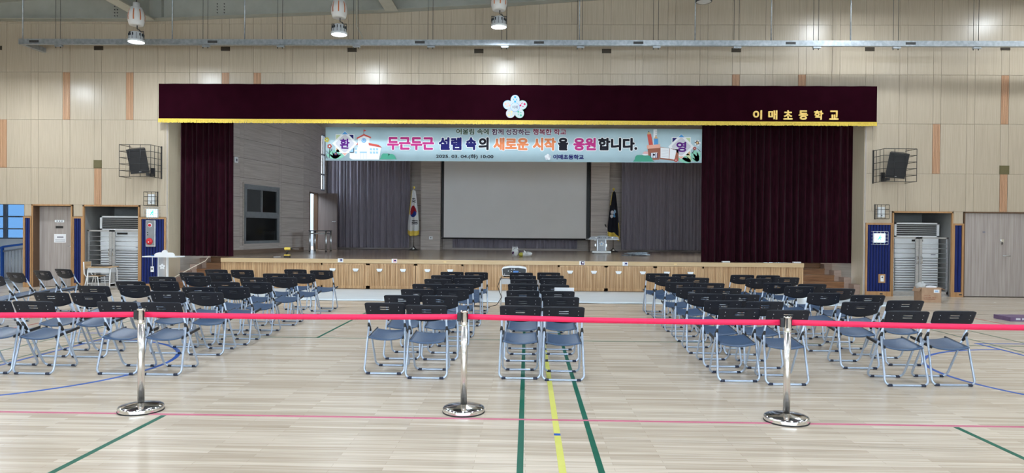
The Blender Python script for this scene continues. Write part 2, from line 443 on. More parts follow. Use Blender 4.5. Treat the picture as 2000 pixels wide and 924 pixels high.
def court_arc(cx, cy, r, a0, a1, w=0.05, mat='line_blue'):
    mb = MB(); n = 40
    P = arc2(cx, cy, r - w / 2, a0, a1, n); Q = arc2(cx, cy, r + w / 2, a0, a1, n)
    for i in range(n): mb.prism([P[i], Q[i], Q[i + 1], P[i + 1]], 0.0, 0.0014, 'xy')
    mb.build('court_line', mat, floor)
court_arc(-6.0, 7.72, 1.78, -PI / 2, PI / 2)
court_arc(6.52, 7.75, 1.78, PI / 2, 3 * PI / 2)

# ---- stage wall: backing with real openings, panels in front of it
wall = empty('wall_front'); tag(wall, 'maple panelled end wall around the stage opening', kind='structure')
bk = MB()
Y0, Y1 = WY + 0.02, WY + 0.35
TOP = 9.2
for x0, x1, z0, z1 in [(-15.3, -14.9, 0, 2.15), (-13.09, -12.85, 0, 2.15), (-11.79, -11.51, 0, 2.15), (-10.03, OL, 0, 2.15), (-15.3, OL, 2.15, TOP), (OL, OR, OT, TOP),
                       (OR, 9.21, 0, 2.15), (10.70, 10.98, 0, 2.15), (13.0, 15.3, 0, 2.15), (OR, 15.3, 2.15, TOP)]:
    bk.box(x0, x1, Y0, Y1, z0, z1)
for x0, x1 in ((-12.85, -11.79), (10.98, 13.0)): bk.box(x0, x1, Y1 - 0.03, Y1, 0, 2.15)
bk.build('backing', 'panel_gap', wall)
_kx = [(-4, -16.22), (0, -12.894), (4, -9.571), (6, -7.905), (7, -7.081), (22, 5.147), (24, 6.804), (28, 10.174), (30, 11.855), (34, 15.22)]
def KX(k):
    for (a, xa), (b, xb) in zip(_kx, _kx[1:]):
        if a <= k <= b: return xa + (xb - xa) * (k - a) / (b - a)
NW = 0.194
rows = [(2.15, 3.10), (3.10, 4.35), (4.35, 5.58), (5.58, 6.83), (6.83, 8.4)]
slats = {(1, 2), (3, 2), (6, 2), (7, 2), (22, 2), (24, 2), (30, 2), (-1, 1), (28, 1), (2, 0), (30, 0)}
_pm = {}
def wall_panel(x0, x1, z0, z1):
    w, h = round(x1 - x0, 3), round(z1 - z0, 3)
    if (w, h) not in _pm:
        _pm[(w, h)] = BX(0.003, w - 0.003, 0, 0.02, 0.003, h - 0.003).mesh('panel', 'panel')
    link('panel', _pm[(w, h)], wall, (x0, WY, z0))
def slat_panel(x0, x1, z0, z1):
    mb = MB(); mb.m = 1; mb.box(x0 + 0.003, x1 - 0.003, WY + 0.008, WY + 0.02, z0 + 0.003, z1 - 0.003); mb.m = 0
    n = 5; p = (x1 - x0 - 0.01) / n
    for i in range(n): mb.box(x0 + 0.005 + i * p + 0.003, x0 + 0.005 + (i + 1) * p - 0.005, WY - 0.004, WY + 0.008, z0 + 0.004, z1 - 0.004)
    mb.build('slat_panel', ['slat', 'slat_groove'], wall)
for r, (z0, z1) in enumerate(rows):
    for k in range(-3, 33):
        a = KX(k); b = a + NW; c = KX(k + 1)
        for (x0, x1, nar) in ((a, b, True), (b, c, False)):
            x0, x1 = max(x0, -15.0), min(x1, 14.6)
            if x1 - x0 < 0.03: continue
            segs = [(x0, x1)]
            if r <= 1:      # cut by the opening
                segs = []
                if x0 < OL: segs.append((x0, min(x1, OL)))
                if x1 > OR: segs.append((max(x0, OR), x1))
            zz = z0
            if r == 2 and x1 > OL and x0 < OR: zz = 4.8
            for p, q in segs:
                if q - p < 0.03: continue
                if nar and (k, r) in slats: slat_panel(p, q, zz, z1)
                else: wall_panel(p, q, zz, z1)
for x0, x1 in ((-13.07, -12.87), (-11.77, -11.53), (-10.01, OL), (OR, 9.19), (10.72, 10.96)):
    wall_panel(x0, x1, 1.85, 2.15)
# reveals of the opening and pale corner beads
for s_, x in ((-1, OL), (1, OR)):
    mb = MB()
    zs = [0, 1.40, 2.10, 3.05, OT]
    for a, b in zip(zs, zs[1:]):
        mb.box(min(x - s_ * 0.015, x + s_ * 0.05), max(x - s_ * 0.015, x + s_ * 0.05), WY + 0.012, 18.02, a, b - 0.001)
    mb.build('reveal_panel', 'reveal', wall)
    BX(min(x, x + s_ * 0.03), max(x, x + s_ * 0.03), WY - 0.006, WY + 0.012, 0, OT).build('corner_bead', 'corner_trim', wall)
BX(OL, OR, WY + 0.012, WY + 0.36, OT - 0.02, OT + 0.01).build('soffit_panel', 'reveal', wall)
# square speaker grilles, vents let into the wall
def wall_box(name, x, z, w, h, mat, frame, label, cat, group=None):
    e = empty(name, (x, WY, z)); tag(e, label, cat, group)
    BX(-w / 2, w / 2, -0.012, 0, -h / 2, h / 2).build('frame', frame, e)
    BX(-w / 2 + 0.018, w / 2 - 0.018, -0.016, -0.011, -h / 2 + 0.018, h / 2 - 0.018).build('grille', mat, e)
    return e
wall_box('wall_speaker', -11.135, 3.205, 0.21, 0.21, 'speaker_grille', 'speaker_grille', 'square olive wall grille above the left louvred gate', 'grille')
wall_box('wall_speaker', 11.96, 3.205, 0.24, 0.22, 'speaker_grille', 'speaker_grille', 'square olive wall grille above the grey double door at right', 'grille')
for k, x, z, lb in ((-1, -13.78, 6.20, 'at the left edge of the photo'), (2, -11.12, 6.20, 'left of the leftmost lit lamp'), (6, -7.81, 6.19, 'between the two left lamps'), (10, -4.53, 6.17, 'below the second lamp from the left'),
                (14, -1.28, 6.15, 'just left of the third lamp'), (18, 1.97, 6.16, 'right of the third lamp'), (22, 5.24, 6.19, 'below the unlit lamp'), (26, 8.58, 6.23, 'above the right end of the valance'), (30, 11.94, 6.26, 'near the right edge of the photo')):
    wall_box('wall_vent', x, z, 0.235, 0.105, 'vent_dark', 'vent_dark', 'small dark wall vent under the cable tray, ' + lb, 'vent', 'small dark vents along the upper wall')

# ---- other hall surfaces
def window_wall(name, wname, axis, c0, c1, a0, a1, h0, h1, b0, b1):
    # wall slab between c0..c1 on its thin axis, running a0..a1, with one long window band h0..h1 x b0..b1
    def bx_(p, q, z0, z1, d0=c0, d1=c1): return (p, q, d0, d1, z0, z1) if axis == 'x' else (d0, d1, p, q, z0, z1)
    mb = MB()
    mb.box(*bx_(a0, a1, 0, b0)); mb.box(*bx_(a0, a1, b1, TOP)); mb.box(*bx_(a0, h0, b0, b1)); mb.box(*bx_(h1, a1, b0, b1))
    struct(name, mb, 'hall_paint')
    e = empty(wname); e['kind'] = 'structure'
    n = max(1, round((h1 - h0) / 2.0)); m = (c0 + c1) / 2
    fr_ = MB()
    for i in range(n + 1):
        x = h0 + (h1 - h0) * i / n; fr_.box(*bx_(x - 0.03, x + 0.03, b0, b1, m - 0.03, m + 0.03))
    for z in (b0, (b0 + b1) / 2, b1 - 0.05): fr_.box(*bx_(h0, h1, z, z + 0.05, m - 0.03, m + 0.03))
    fr_.build('window_frame', 'alu_frame', e)
struct('wall_left', BX(-15.3, -15.0, -7.2, WY + 0.3, 0, TOP), 'hall_paint')
struct('wall_right', BX(15.0, 15.3, -7.2, WY + 0.3, 0, TOP), 'hall_paint')
window_wall('wall_back', 'window_added_back', 'x', -7.4, -7.1, -15.3, 15.3, -10.0, 10.0, 1.6, 3.6)  # window band added behind the camera, unseen, to bring in fill daylight
mb = MB()
mb.prism([(-15.3, 7.62), (3.0, 8.75), (15.3, 8.75), (15.3, 9.2), (-15.3, 9.2)], -7.3, WY + 0.3, 'xz')
struct('ceiling', mb, 'roof')

# ---- steel girder along the wall head and girders running down the hall
g = empty('roof_girder', (-13.7, 17.1, 6.9)); tag(g, 'long grey steel girder along the top of the stage wall', 'girder')
lo = [(-15.0, 6.88), (-9.7, 6.88), (-8.1, 6.945), (-3.5, 7.12), (-0.44, 7.285), (1.9, 7.455), (15.0, 8.1)]
hi = [(15.0, 8.72), (3.0, 8.70), (-15.0, 7.22)]
wb(MB().prism(lo + [(x, z - 0.02) for x, z in hi], 17.24, 17.26, 'xz'), 'web', 'steel_paint', g)
mb = MB()
for (xa, za), (xb, zb) in zip(lo, lo[1:]): mb.prism([(xa, za), (xb, zb), (xb, zb + 0.02), (xa, za + 0.02)], 17.12, 17.38, 'xz')
wb(mb, 'bottom_flange', 'steel_paint', g)
wb(MB().prism([(-15.0, 7.20), (3.0, 8.66), (3.0, 8.70), (-15.0, 7.24)], 17.06, 17.38, 'xz'), 'top_flange', 'steel_paint', g)
for x in (-9.35, -9.9): wb(BX(x, x + 0.02, 17.12, 17.24, 6.9, 7.62), 'stiffener', 'steel_paint', g)
mb = MB()
for i in range(5):
    for j in range(2): mb.cyl((-7.95 + 0.06 * j * 3, 17.243, 6.99 + 0.075 * i), (-7.95 + 0.18 * j, 17.225, 6.99 + 0.075 * i), 0.014, 8)
    for j in range(2): mb.cyl((-10.6 + 0.07 * j, 17.243, 6.90 + 0.08 * i), (-10.6 + 0.07 * j, 17.225, 6.90 + 0.08 * i), 0.014, 8)
wb(mb, 'bolts', 'bolt_dark', g)['kind'] = 'stuff'
for x, z, lb in ((-9.65, 6.83, 'grey steel girder overhead behind the leftmost lamp'), (-3.46, 7.07, 'grey steel girder overhead between the second and third lamps'), (2.9, 7.5, 'grey steel girder overhead out of view right of centre'), (9.3, 7.8, 'grey steel girder overhead out of view far right')):
    e = empty('roof_beam', (x, 17.1, z)); tag(e, lb, 'girder', 'steel girders running down the hall')
    BX(-0.16, 0.16, -22, 0.0, 0, 0.03).build('flange', 'steel_flange', e)
    BX(-0.012, 0.012, -22, 0.0, 0.03, 0.85).build('web', 'steel_paint', e)
for i, (x, y) in enumerate(((-13.2, 14.2), (-12.3, 15.6), (-10.9, 16.4))):
    o = MB().tube([(x - 1.3, y, 7.30 + i * 0.03), (x + 1.2, y + 0.9, 7.62 + i * 0.06)], 0.035, 8).build('roof_brace', 'steel_flange')
    tag(o, ('pale diagonal roof brace at the far upper left corner', 'pale diagonal roof brace, middle one at upper left', 'pale diagonal roof brace nearest the wall girder')[i], 'brace', 'roof braces at upper left')

# ================================================================== STAGE HOUSE
SH = 0.79                       # stage height
SF = 17.80                      # front edge
SX0, SX1 = -8.08, 7.16
stage = empty('stage', (-0.46, SF, 0)); tag(stage, 'low wooden stage with ribbed oak front and storage doors', 'stage')
mb = MB()
mb.prism([(SX0, SF), (SX1, SF), (SX1, 18.9), (8.05, 18.9), (8.05, 19.6), (7.15, 24.0), (7.15, 27.0), (-7.95, 27.0), (-7.95, 24.0), (-8.85, 19.6), (-8.85, 18.9), (SX0, 18.9)], SH - 0.03, SH, 'xy')
wb(mb, 'deck', 'stage_floor', stage)
wb(BX(SX0 + 0.05, SX1 - 0.05, SF + 0.06, 26.9, 0.0, SH - 0.03), 'substructure', 'stage_groove', stage)
wb(BX(SX0, SX1, SF - 0.03, SF + 0.02, SH - 0.105, SH + 0.002), 'fascia', 'stage_fascia', stage)
for x, s_ in ((SX0, 1), (SX1, -1)):
    wb(BX(min(x, x + s_ * 0.04), max(x, x + s_ * 0.04), SF + 0.02, 18.9, 0, SH - 0.03), 'side_panel', 'stage_front', stage)
def ribbed(x0, x1, z0, z1, y, name, parent, border=0.0):
    mb = MB(); mb.m = 1; mb.box(x0, x1, y + 0.004, y + 0.03, z0, z1); mb.m = 0
    if border:
        for a, b, c, d in ((x0, x1, z1 - border, z1), (x0, x1, z0, z0 + border * 1.6), (x0, x0 + border, z0, z1), (x1 - border, x1, z0, z1)):
            mb.box(a, b, y - 0.012, y + 0.004, c, d)
        x0 += border; x1 -= border; z0 += border * 1.6; z1 -= border
    n = max(1, round((x1 - x0) / 0.043)); p = (x1 - x0) / n
    for i in range(n): mb.box(x0 + i * p + 0.003, x0 + (i + 1) * p - 0.004, y - 0.008, y + 0.004, z0, z1)
    return wb(mb, name, ['stage_front', 'stage_groove'], parent)
for a, b in ((SX0, -5.43), (-1.67, 0.80), (4.60, SX1)):
    ribbed(a, b, 0.09, SH - 0.105, SF + 0.01, 'ribbed_panel', stage)
    wb(BX(a, b, SF - 0.005, SF + 0.03, 0.0, 0.09), 'plinth', 'stage_front', stage)
hs = {0: (-5.11, -4.50), 1: (-3.87, -3.25), 2: (-2.61, -2.01), 3: (1.12, 1.74), 4: (2.38, 3.01), 5: (3.63, 4.24)}
dx = [(-5.43, -4.18), (-4.18, -2.925), (-2.925, -1.67), (0.80, 2.06), (2.06, 3.33), (3.33, 4.60)]
for i, (a, b) in enumerate(dx):
    d = ribbed(a + 0.006, b - 0.006, 0.02, SH - 0.112, SF, 'storage_door', stage, 0.045)
    wb(BX(b - 0.025, b + 0.025, SF + 0.014, SF + 0.03, 0.0, SH - 0.11), 'gap_shade_strip', 'stage_joint', stage)  # dark strip standing in for the shade in the gap between doors
    for hx in hs[i]:
        mb = MB(); n = 8
        prof = [(-0.075, 0.545), (0.075, 0.545), (0.075, 0.515), (0.05, 0.48), (-0.05, 0.48), (-0.075, 0.515)]
        mb.prism([(hx + p, q) for p, q in prof], SF - 0.05, SF - 0.008, 'xz')
        mb.m = 1; mb.box(hx - 0.05, hx + 0.05, SF - 0.045, SF - 0.012, 0.466, 0.481); mb.m = 0
        wb(mb, 'handle', ['white_plastic', 'bolt_dark'], d, bevel=0.006)
# plates on the stage edge
for x, z, c, lb in ((-4.90, 0.758, 'pr_lgrey', 'small white and violet sticker plate, leftmost on the stage edge'), (-3.48, 0.757, 'pr_pink', 'small colourful sticker plate, second from left on stage edge'), (1.43, 0.748, 'pr_plum', 'small framed sticker plate below the stage lectern'), (2.55, 0.737, 'pr_lgrey', 'small white sticker plate right of the lectern on stage edge')):
    e = empty('edge_plate', (x, SF - 0.03, z)); tag(e, lb, 'sticker', 'sticker plates on the stage edge')
    BX(-0.07, 0.07, -0.006, 0, -0.05, 0.05).build('plate', 'white_plastic', e)
    BX(-0.03, 0.055, -0.009, -0.006, -0.04, 0.04).build('print', c, e)
    BX(-0.005, 0.045, -0.011, -0.009, -0.01, 0.025).build('print', 'pr_navy' if c != 'pr_plum' else 'pr_white', e)
for x, lb in ((5.23, 'flat white floor socket on the stage under the burgundy curtain'), (7.28 - 0.2, 'small white floor socket at the right end of the stage')):
    o = BX(-0.10, 0.10, -0.05, 0.05, 0, 0.03).build('floor_socket', 'white_plastic', None, (x, SF + 0.25, SH), bevel=0.006); tag(o, lb, 'socket')
for x, lb in ((-2.15, 'tiny yellow label on the stage edge left of the projector'), (3.85, 'tiny yellow label on the stage edge at right')):
    o = BX(-0.035, 0.035, -0.004, 0, -0.012, 0.012).build('edge_label', 'pr_lyellow', None, (x, SF - 0.031, 0.74)); tag(o, lb, 'label')

# stage walls: splayed side walls, back wall, columns, ceiling, all of grey wood boards
def board_wall(name, p, q, z0, z1, holes=(), joints=None, back=0.12, label=None, seams=()):
    # vertical wall from p to q (xy), boards facing the right-hand side of p->q
    e = empty(name); e['kind'] = 'structure'
    if label: e['label'] = label
    p, q = Vector((p[0], p[1], 0)), Vector((q[0], q[1], 0)); L = (q - p).length
    ang = math.atan2(q.y - p.y, q.x - p.x)
    T = Matrix.Translation(p) @ Matrix.Rotation(ang, 4, 'Z')
    js = joints or [z0 + 0.62 * i for i in range(20) if z0 + 0.62 * i < z1 - 0.05] + [z1]
    xs = sorted({0.0, L, *[h[0] for h in holes], *[h[1] for h in holes], *seams})
    for a, b in zip(xs, xs[1:]):
        cuts = sorted({*js, *[h[2] for h in holes if h[0] <= a + 1e-4 and h[1] >= b - 1e-4], *[h[3] for h in holes if h[0] <= a + 1e-4 and h[1] >= b - 1e-4]})
        bk = MB()
        for c, d in zip(cuts, cuts[1:]):
            if any(h[0] <= a + 1e-4 and h[1] >= b - 1e-4 and h[2] <= c + 1e-4 and h[3] >= d - 1e-4 for h in holes): continue
            bk.box(a, b, 0.018, back, c, d, T)
            MB().box(a + 0.003, b - 0.003, 0, 0.018, c + 0.005, d - 0.005, T).build('board', 'stage_wood', e)
        if bk.f: bk.build('backing', 'stage_joint', e)
    return e, T
JZ = [SH, 1.33, 1.94, 2.53, 3.12, 3.71, 4.30, 4.89, 5.5]
# left: short splay by the stairs, long splay with window, straight part with door and slit window
A0, A1, A2, A3 = (-9.45, 18.22), (-8.85, 19.60), (-7.95, 24.0), (-7.95, 27.0)
def flip(pt): return (-0.80 - pt[0], pt[1])
for nm, a, b in (('wall_stair_left', A0, A1), ('wall_stair_right', flip(A1), flip(A0))):
    e = empty(nm); e['kind'] = 'structure'
    P, Q = Vector((*a, 0)), Vector((*b, 0)); L = (Q - P).length
    T = Matrix.Translation(P) @ Matrix.Rotation(math.atan2(Q.y - P.y, Q.x - P.x), 4, 'Z')
    zz = [0, 0.2, 0.4, 0.6, 0.8, 1.4, 5.5]
    for c, d in zip(zz, zz[1:]):
        MB().box(0, L, 0.0, 0.1, c, d, T).build('board', 'stage_wood_lit', e)
LW = math.hypot(A2[0] - A1[0], A2[1] - A1[1])
def along(x, y): return (Vector((x, y)) - Vector(A1)).dot((Vector(A2) - Vector(A1)).normalized())
w0, w1 = along(-8.54, 20.55), along(-8.22, 22.45)
wl, TL = board_wall('wall_stage_left', A1, A2, SH, 5.5, holes=[(w0, w1, 1.10, 2.93)], joints=JZ, seams=(w0 - 0.2, w1 + 0.15))
wd, TD = board_wall('wall_stage_left_rear', A2, A3, SH, 5.5, holes=[(0.65, 1.60, SH, 2.92), (2.05, 2.50, 3.05, 5.2)], joints=JZ)
board_wall('wall_stage_right', flip(A2), flip(A1), SH, 5.5, holes=[(1.9, 4.4, 1.05, 5.35)], joints=JZ)  # opening added out of view behind the curtain to light the stage
board_wall('wall_stage_right_rear', flip(A3), flip(A2), SH, 5.5, joints=JZ)
wn = empty('window_added_stage_right'); wn['kind'] = 'structure'; wn['label'] = 'unseen window added in the right stage wall to light the stage'
for p_, q_, lo_, hi_ in ((flip(A2), flip(A1), 1.9, 4.4),):
    P, Q = Vector((*p_, 0)), Vector((*q_, 0)); T = Matrix.Translation(P) @ Matrix.Rotation(math.atan2(Q.y - P.y, Q.x - P.x), 4, 'Z')
    mb = MB(); n = round((hi_ - lo_) / 1.1)
    for i in range(n + 1): mb.box(lo_ + (hi_ - lo_) * i / n - 0.03, lo_ + (hi_ - lo_) * i / n + 0.03, 0.03, 0.09, 1.05, 5.35, T)
    for z in (1.05, 2.5, 3.8, 5.30): mb.box(lo_, hi_, 0.03, 0.09, z, z + 0.05, T)
    mb.build('window_frame', 'alu_frame', wn)
board_wall('wall_stage_back', (-7.95, 27.0), (7.15, 27.0), SH, 5.5, joints=JZ, seams=(3.3, 4.65, 10.4, 11.7))
struct('ceiling_stage', BX(-9.6, 8.8, WY + 0.37, 27.2, 5.5, 5.6), 'hall_paint')
# brown skirting boards of the stage walls
def skirting(p, q, name, x0=0.0, x1=None):
    P, Q = Vector((*p, 0)), Vector((*q, 0)); L = (Q - P).length
    T = Matrix.Translation(P) @ Matrix.Rotation(math.atan2(Q.y - P.y, Q.x - P.x), 4, 'Z')
    struct(name, MB().box(x0, L if x1 is None else x1, -0.015, 0.0, SH, SH + 0.13, T), 'stage_base')
skirting(A1, A2, 'baseboard_left'); skirting(A2, A3, 'baseboard_left_rear', 1.65); skirting(flip(A2), flip(A1), 'baseboard_right')
struct('baseboard_back', BX(-7.9, 7.1, 26.985, 27.0, SH, SH + 0.07), 'stage_wood')
# columns either side of the screen
for x0, x1, nm in ((-4.10, -3.36, 'wall_column_left'), (2.42, 3.12, 'wall_column_right')):
    e = empty(nm); e['kind'] = 'structure'
    BX(x0 + 0.006, x1 - 0.006, 26.11, 26.99, SH, 5.5).build('core', 'stage_joint', e)
    zz = [SH, SH + 0.13] + [SH + 0.13 + 0.62 * i for i in range(1, 8)]
    for c, d in zip(zz, zz[1:]): BX(x0, x1, 26.10, 26.985, c + 0.004, min(d, 5.5) - 0.004).build('board', 'stage_wood', e)

# control room window in the splayed wall
def local_box(T, *a): return MB().box(*a, T)
win = empty('window_1'); win['kind'] = 'structure'; win['label'] = 'dark grey framed control room window in the stage side wall'
fr = MB(); d0, d1 = -0.03, 0.06
fw_ = 0.085
for a, b, c, d in ((w0, w1, 2.93 - fw_, 2.93), (w0, w1, 1.10, 1.10 + fw_), (w0, w0 + fw_, 1.10, 2.93), (w1 - fw_, w1, 1.10, 2.93), (w0, w1, 1.90, 2.03)):
    fr.box(a, b, d0, d1, c, d, TL)
fr.build('window_frame', 'alu_frame', win)
wm = (w0 + w1) / 2 - 0.05
sash = MB()
for a, b in ((w0 + fw_, wm + 0.05), (wm, w1 - fw_)):
    for p, q, c, d in ((a, b, 2.78, 2.84), (a, b, 2.03, 2.09), (a, a + 0.06, 2.03, 2.84), (b - 0.06, b, 2.03, 2.84)): sash.box(p, q, -0.015, 0.03, c, d, TL)
sash.build('sash', 'alu_frame', win)
MB().box(w0 + fw_, wm, 0.02, 0.03, 2.05, 2.83, TL).build('insect_screen', 'screen_mesh', win)
MB().box(wm, w1 - fw_, 0.02, 0.03, 2.05, 2.83, TL).build('pane', 'glass_dark', win)
MB().box(w0 + fw_, w1 - fw_, 0.02, 0.03, 1.18, 1.90, TL).build('pane', 'glass_dark', win)
# wood surround of the window
ws = MB()
for a, b, c, d in ((w0 - 0.06, w1 + 0.06, 2.93, 2.98), (w0 - 0.06, w1 + 0.06, 1.05, 1.10), (w0 - 0.06, w0, 1.05, 2.98), (w1, w1 + 0.06, 1.05, 2.98)): ws.box(a, b, -0.02, 0.02, c, d, TL)
ws.build('window_surround', 'stage_wood', win)
# door at the back of the stage, standing open
dr = empty('door_3'); dr['kind'] = 'structure'; dr['label'] = 'open grey-brown wooden door at the rear left of the stage'
jm = MB()
for a, b, c, d in ((0.65, 0.69, SH, 2.92), (1.56, 1.60, SH, 2.92), (0.65, 1.60, 2.88, 2.92)): jm.box(a, b, -0.02, 0.14, c, d, TD)
jm.build('door_frame', 'oak_dark', dr)
hinge = Vector((-7.93, 25.60, 0)); la = math.radians(-19)
T = Matrix.Translation(hinge) @ Matrix.Rotation(la, 4, 'Z')
leaf = MB().box(0.0, 0.86, -0.02, 0.02, SH + 0.015, 2.90, T).build('door_leaf', 'door_dark', dr)
mb = MB(); k = T @ Vector((0.79, -0.02, 1.84)); k2 = T @ Vector((0.79, -0.07, 1.84)); k3 = T @ Vector((0.68, -0.07, 1.84))
mb.cyl(k, k2, 0.022, 10); mb.tube([k2, k3], 0.011, 8)
mb.build('door_handle', 'brushed', leaf)
struct('wall_outside', BX(-9.9, -9.7, 22.0, 40.0, 0, 3.4), 'outside_paint')
struct('floor_outside', BX(-11.5, -8.1, 22.0, 40.0, SH - 0.1, SH - 0.01), 'stage_base')
wn = empty('window_3'); wn['kind'] = 'structure'; wn['label'] = 'tall narrow daylight window beside the left grey curtain'
mb = MB()
for z in (3.05, 3.65, 4.42, 5.17): mb.box(2.05, 2.50, 0.0, 0.06, z, z + 0.05, TD)
for x in (2.05, 2.46): mb.box(x, x + 0.04, 0.0, 0.06, 3.05, 5.2, TD)
mb.build('window_frame', 'alu_frame', wn)
# alarm box on the splayed wall
e = empty('wall_thermostat', tuple(TL @ Vector((along(-8.70, 20.15), -0.01, 3.62)))); tag(e, 'small white control box on the grey stage side wall', 'control box')
e.rotation_euler = (0, 0, math.atan2(A2[1] - A1[1], A2[0] - A1[0]))
BX(-0.08, 0.08, -0.03, 0, -0.09, 0.08).build('housing', 'white_plastic', e); BX(-0.025, 0.035, -0.04, -0.03, -0.05, 0.03).build('sensor', 'grey_print', e)
o = empty('wall_socket', (-3.71, 26.10, 1.26)); tag(o, 'white wall socket on the left stage column', 'socket')
BX(-0.07, 0.07, -0.012, 0, -0.06, 0.06).build('plate', 'white_plastic', o); BX(-0.018, 0.018, -0.016, -0.012, -0.012, 0.024).build('outlet', 'black', o)
o = empty('wall_socket', (2.62, 26.10, 1.26)); tag(o, 'white wall socket on the right stage column behind the lectern', 'socket')
BX(-0.07, 0.07, -0.012, 0, -0.06, 0.06).build('plate', 'white_plastic', o); BX(-0.018, 0.018, -0.016, -0.012, -0.012, 0.024).build('outlet', 'black', o)

# ---- stairs left and right of the stage
for sd in (0, 1):
    f = (lambda pt: pt) if sd == 0 else flip
    sx = SX0 if sd == 0 else SX1
    e = empty('stage_stairs', (sx, 17.5, 0)); tag(e, 'brown wooden steps at the %s end of the stage' % ('left', 'right')[sd], 'stairs')
    sk = []
    for i in range(5):
        y0 = 17.50 + 0.29 * i; z = SH / 5 * (i + 1)
        if i == 4: y0 = 18.64
        wx = f((-9.13 + 0.125 * min(i, 3), 0))[0]; wx2 = wx
        st = wb(MB().prism([(sx, y0), (wx, y0), (wx2, y0 + 0.31), (sx, y0 + 0.31)], z - 0.035, z, 'xy'), 'tread', 'stair_wood', e)
        wb(BX(min(sx, wx2), max(sx, wx2), y0 + 0.02, y0 + 0.04, z - SH / 5, z - 0.035), 'riser', 'stair_wood', e)
    mb = MB()
    for i in range(4):
        y0 = 17.50 + 0.29 * i; z = SH / 5 * (i + 1); xe = -9.13 + 0.125 * i
        p_, q_ = sorted((f((xe, 0))[0], f((max(xe - 0.19, OL + 0.02), 0))[0]))
        mb.box(p_, q_, y0 + 0.03, y0 + 0.31, 0, z + 0.12)
    wb(mb, 'stepped_skirting', 'stair_skirt', e)
o = MB().tube([(-8.52, 18.05, 0.82), (-8.57, 17.95, 0.70), (-8.75, 17.7, 0.56), (-8.95, 17.55, 0.42), (-9.1, 17.40, 0.30), (-9.2, 17.2, 0.05), (-9.2, 17.0, 0.012)], 0.011, 6).build('cable', 'cable_white')
tag(o, 'pale cable running down the left stage steps', 'cable')

# ================================================================== CURTAINS, VALANCE, BANNER
def curtain(name, x0, x1, y, z0, z1, folds, amp, mat, label, cat='curtain', seed=1, hem=0.0):
    rnd = random.Random(seed); n = int(folds * 10)
    ph = [rnd.uniform(-0.9, 0.9) for _ in range(int(folds) + 3)]; am = [rnd.uniform(0.45, 1.25) for _ in range(int(folds) + 3)]
    def fn(u, v):
        t = u * folds; i = int(t); fr_ = t - i
        a = am[i] * (1 - fr_) + am[i + 1] * fr_; p = ph[i] * (1 - fr_) + ph[i + 1] * fr_
        k = 0.75 + 0.35 * (1 - v)
        yy = y + amp * k * a * math.sin(2 * PI * t + p) + amp * 0.35 * math.sin(2 * PI * t * 0.37 + 3 * v)
        xx = x0 + (x1 - x0) * u + 0.03 * math.sin(2 * PI * t * 0.5 + p) * (1 - v)
        return (xx, yy, z0 + (z1 - z0) * v + (hem * math.sin(t * 1.7) if v == 0 else 0))
    mb = MB().grid(fn, n, 10)
    e = empty(name, ((x0 + x1) / 2, y, z0)); tag(e, label, cat)
    wb(mb, 'fabric', mat, e)
    wb(BX(x0, x1, y - 0.02, y + 0.02, z1, z1 + 0.04), 'curtain_rail', 'black', e)
    return e
curtain('stage_curtain', -9.42, -7.93, 18.13, 0.82, 4.9, 10, 0.05, 'burgundy', 'dark burgundy velvet curtain gathered at the left of the stage', seed=3)
curtain('stage_curtain', 4.60, 8.60, 18.15, 0.7915, 4.9, 22, 0.075, 'burgundy', 'wide dark burgundy velvet curtain at the right of the stage', seed=5)
curtain('back_curtain', -7.90, -4.62, 26.72, 0.845, 5.4, 24, 0.05, 'grey_curtain', 'grey pleated curtain on the back wall left of the screen', seed=8)
curtain('back_curtain', 3.67, 7.10, 26.72, 0.85, 5.4, 26, 0.05, 'grey_curtain', 'grey pleated curtain on the back wall right of the screen', seed=9)
curtain('screen_curtain', -2.96, 1.98, 26.90, 0.865, 1.60, 26, 0.035, 'grey_curtain', 'short grey curtain strip showing below the projection screen', seed=11)

e = empty('projection_screen', (-0.49, 26.35, 1.26)); tag(e, 'large blank white projection screen hanging at the back of the stage', 'screen')
wb(BX(-3.24, 2.26, 26.30, 26.306, 1.275, 5.0), 'fabric', 'screen', e)
mb = MB(); mb.box(-3.29, -3.24, 26.295, 26.308, 1.26, 5.0); mb.box(2.26, 2.31, 26.295, 26.308, 1.26, 5.0); mb.box(-3.29, 2.31, 26.295, 26.308, 1.255, 1.28)
wb(mb, 'border', 'black', e)
wb(MB().cyl((-3.33, 26.30, 1.245), (2.35, 26.30, 1.245), 0.022, 8), 'weight_bar', 'black', e)
wb(BX(-3.345, 2.405, 26.38, 26.42, 1.30, 5.2), 'backing_cloth', 'black', e)

# valance with fringe, emblem and gold letters
VX0, VX1, VZ0, VZ1, VY = -9.45, 8.69, 4.345, 5.255, 17.22
val = empty('stage_valance', (-0.38, VY, VZ0)); tag(val, 'long dark burgundy valance with gold fringe above the stage', 'valance')
def vf(u, v): return (VX0 + (VX1 - VX0) * u, VY + 0.010 * math.sin(u * 210) + 0.006 * math.sin(u * 93 + 1), VZ0 + (VZ1 - VZ0) * v)
mb = MB().grid(vf, 400, 2)
wb(mb, 'fabric', 'burgundy_flat', val)
mb = MB(); mb.box(VX0, VX1, VY + 0.02, WY - 0.006, VZ1 - 0.03, VZ1); mb.box(VX0, VX0 + 0.02, VY + 0.02, WY - 0.006, VZ0, VZ1); mb.box(VX1 - 0.02, VX1, VY + 0.02, WY - 0.006, VZ0, VZ1)
wb(mb, 'pelmet_board', 'burgundy_flat', val)
mb = MB(); n = 900; rnd = random.Random(4)
mb.box(VX0, VX1, VY - 0.022, VY - 0.010, VZ0 - 0.018, VZ0 + 0.016)
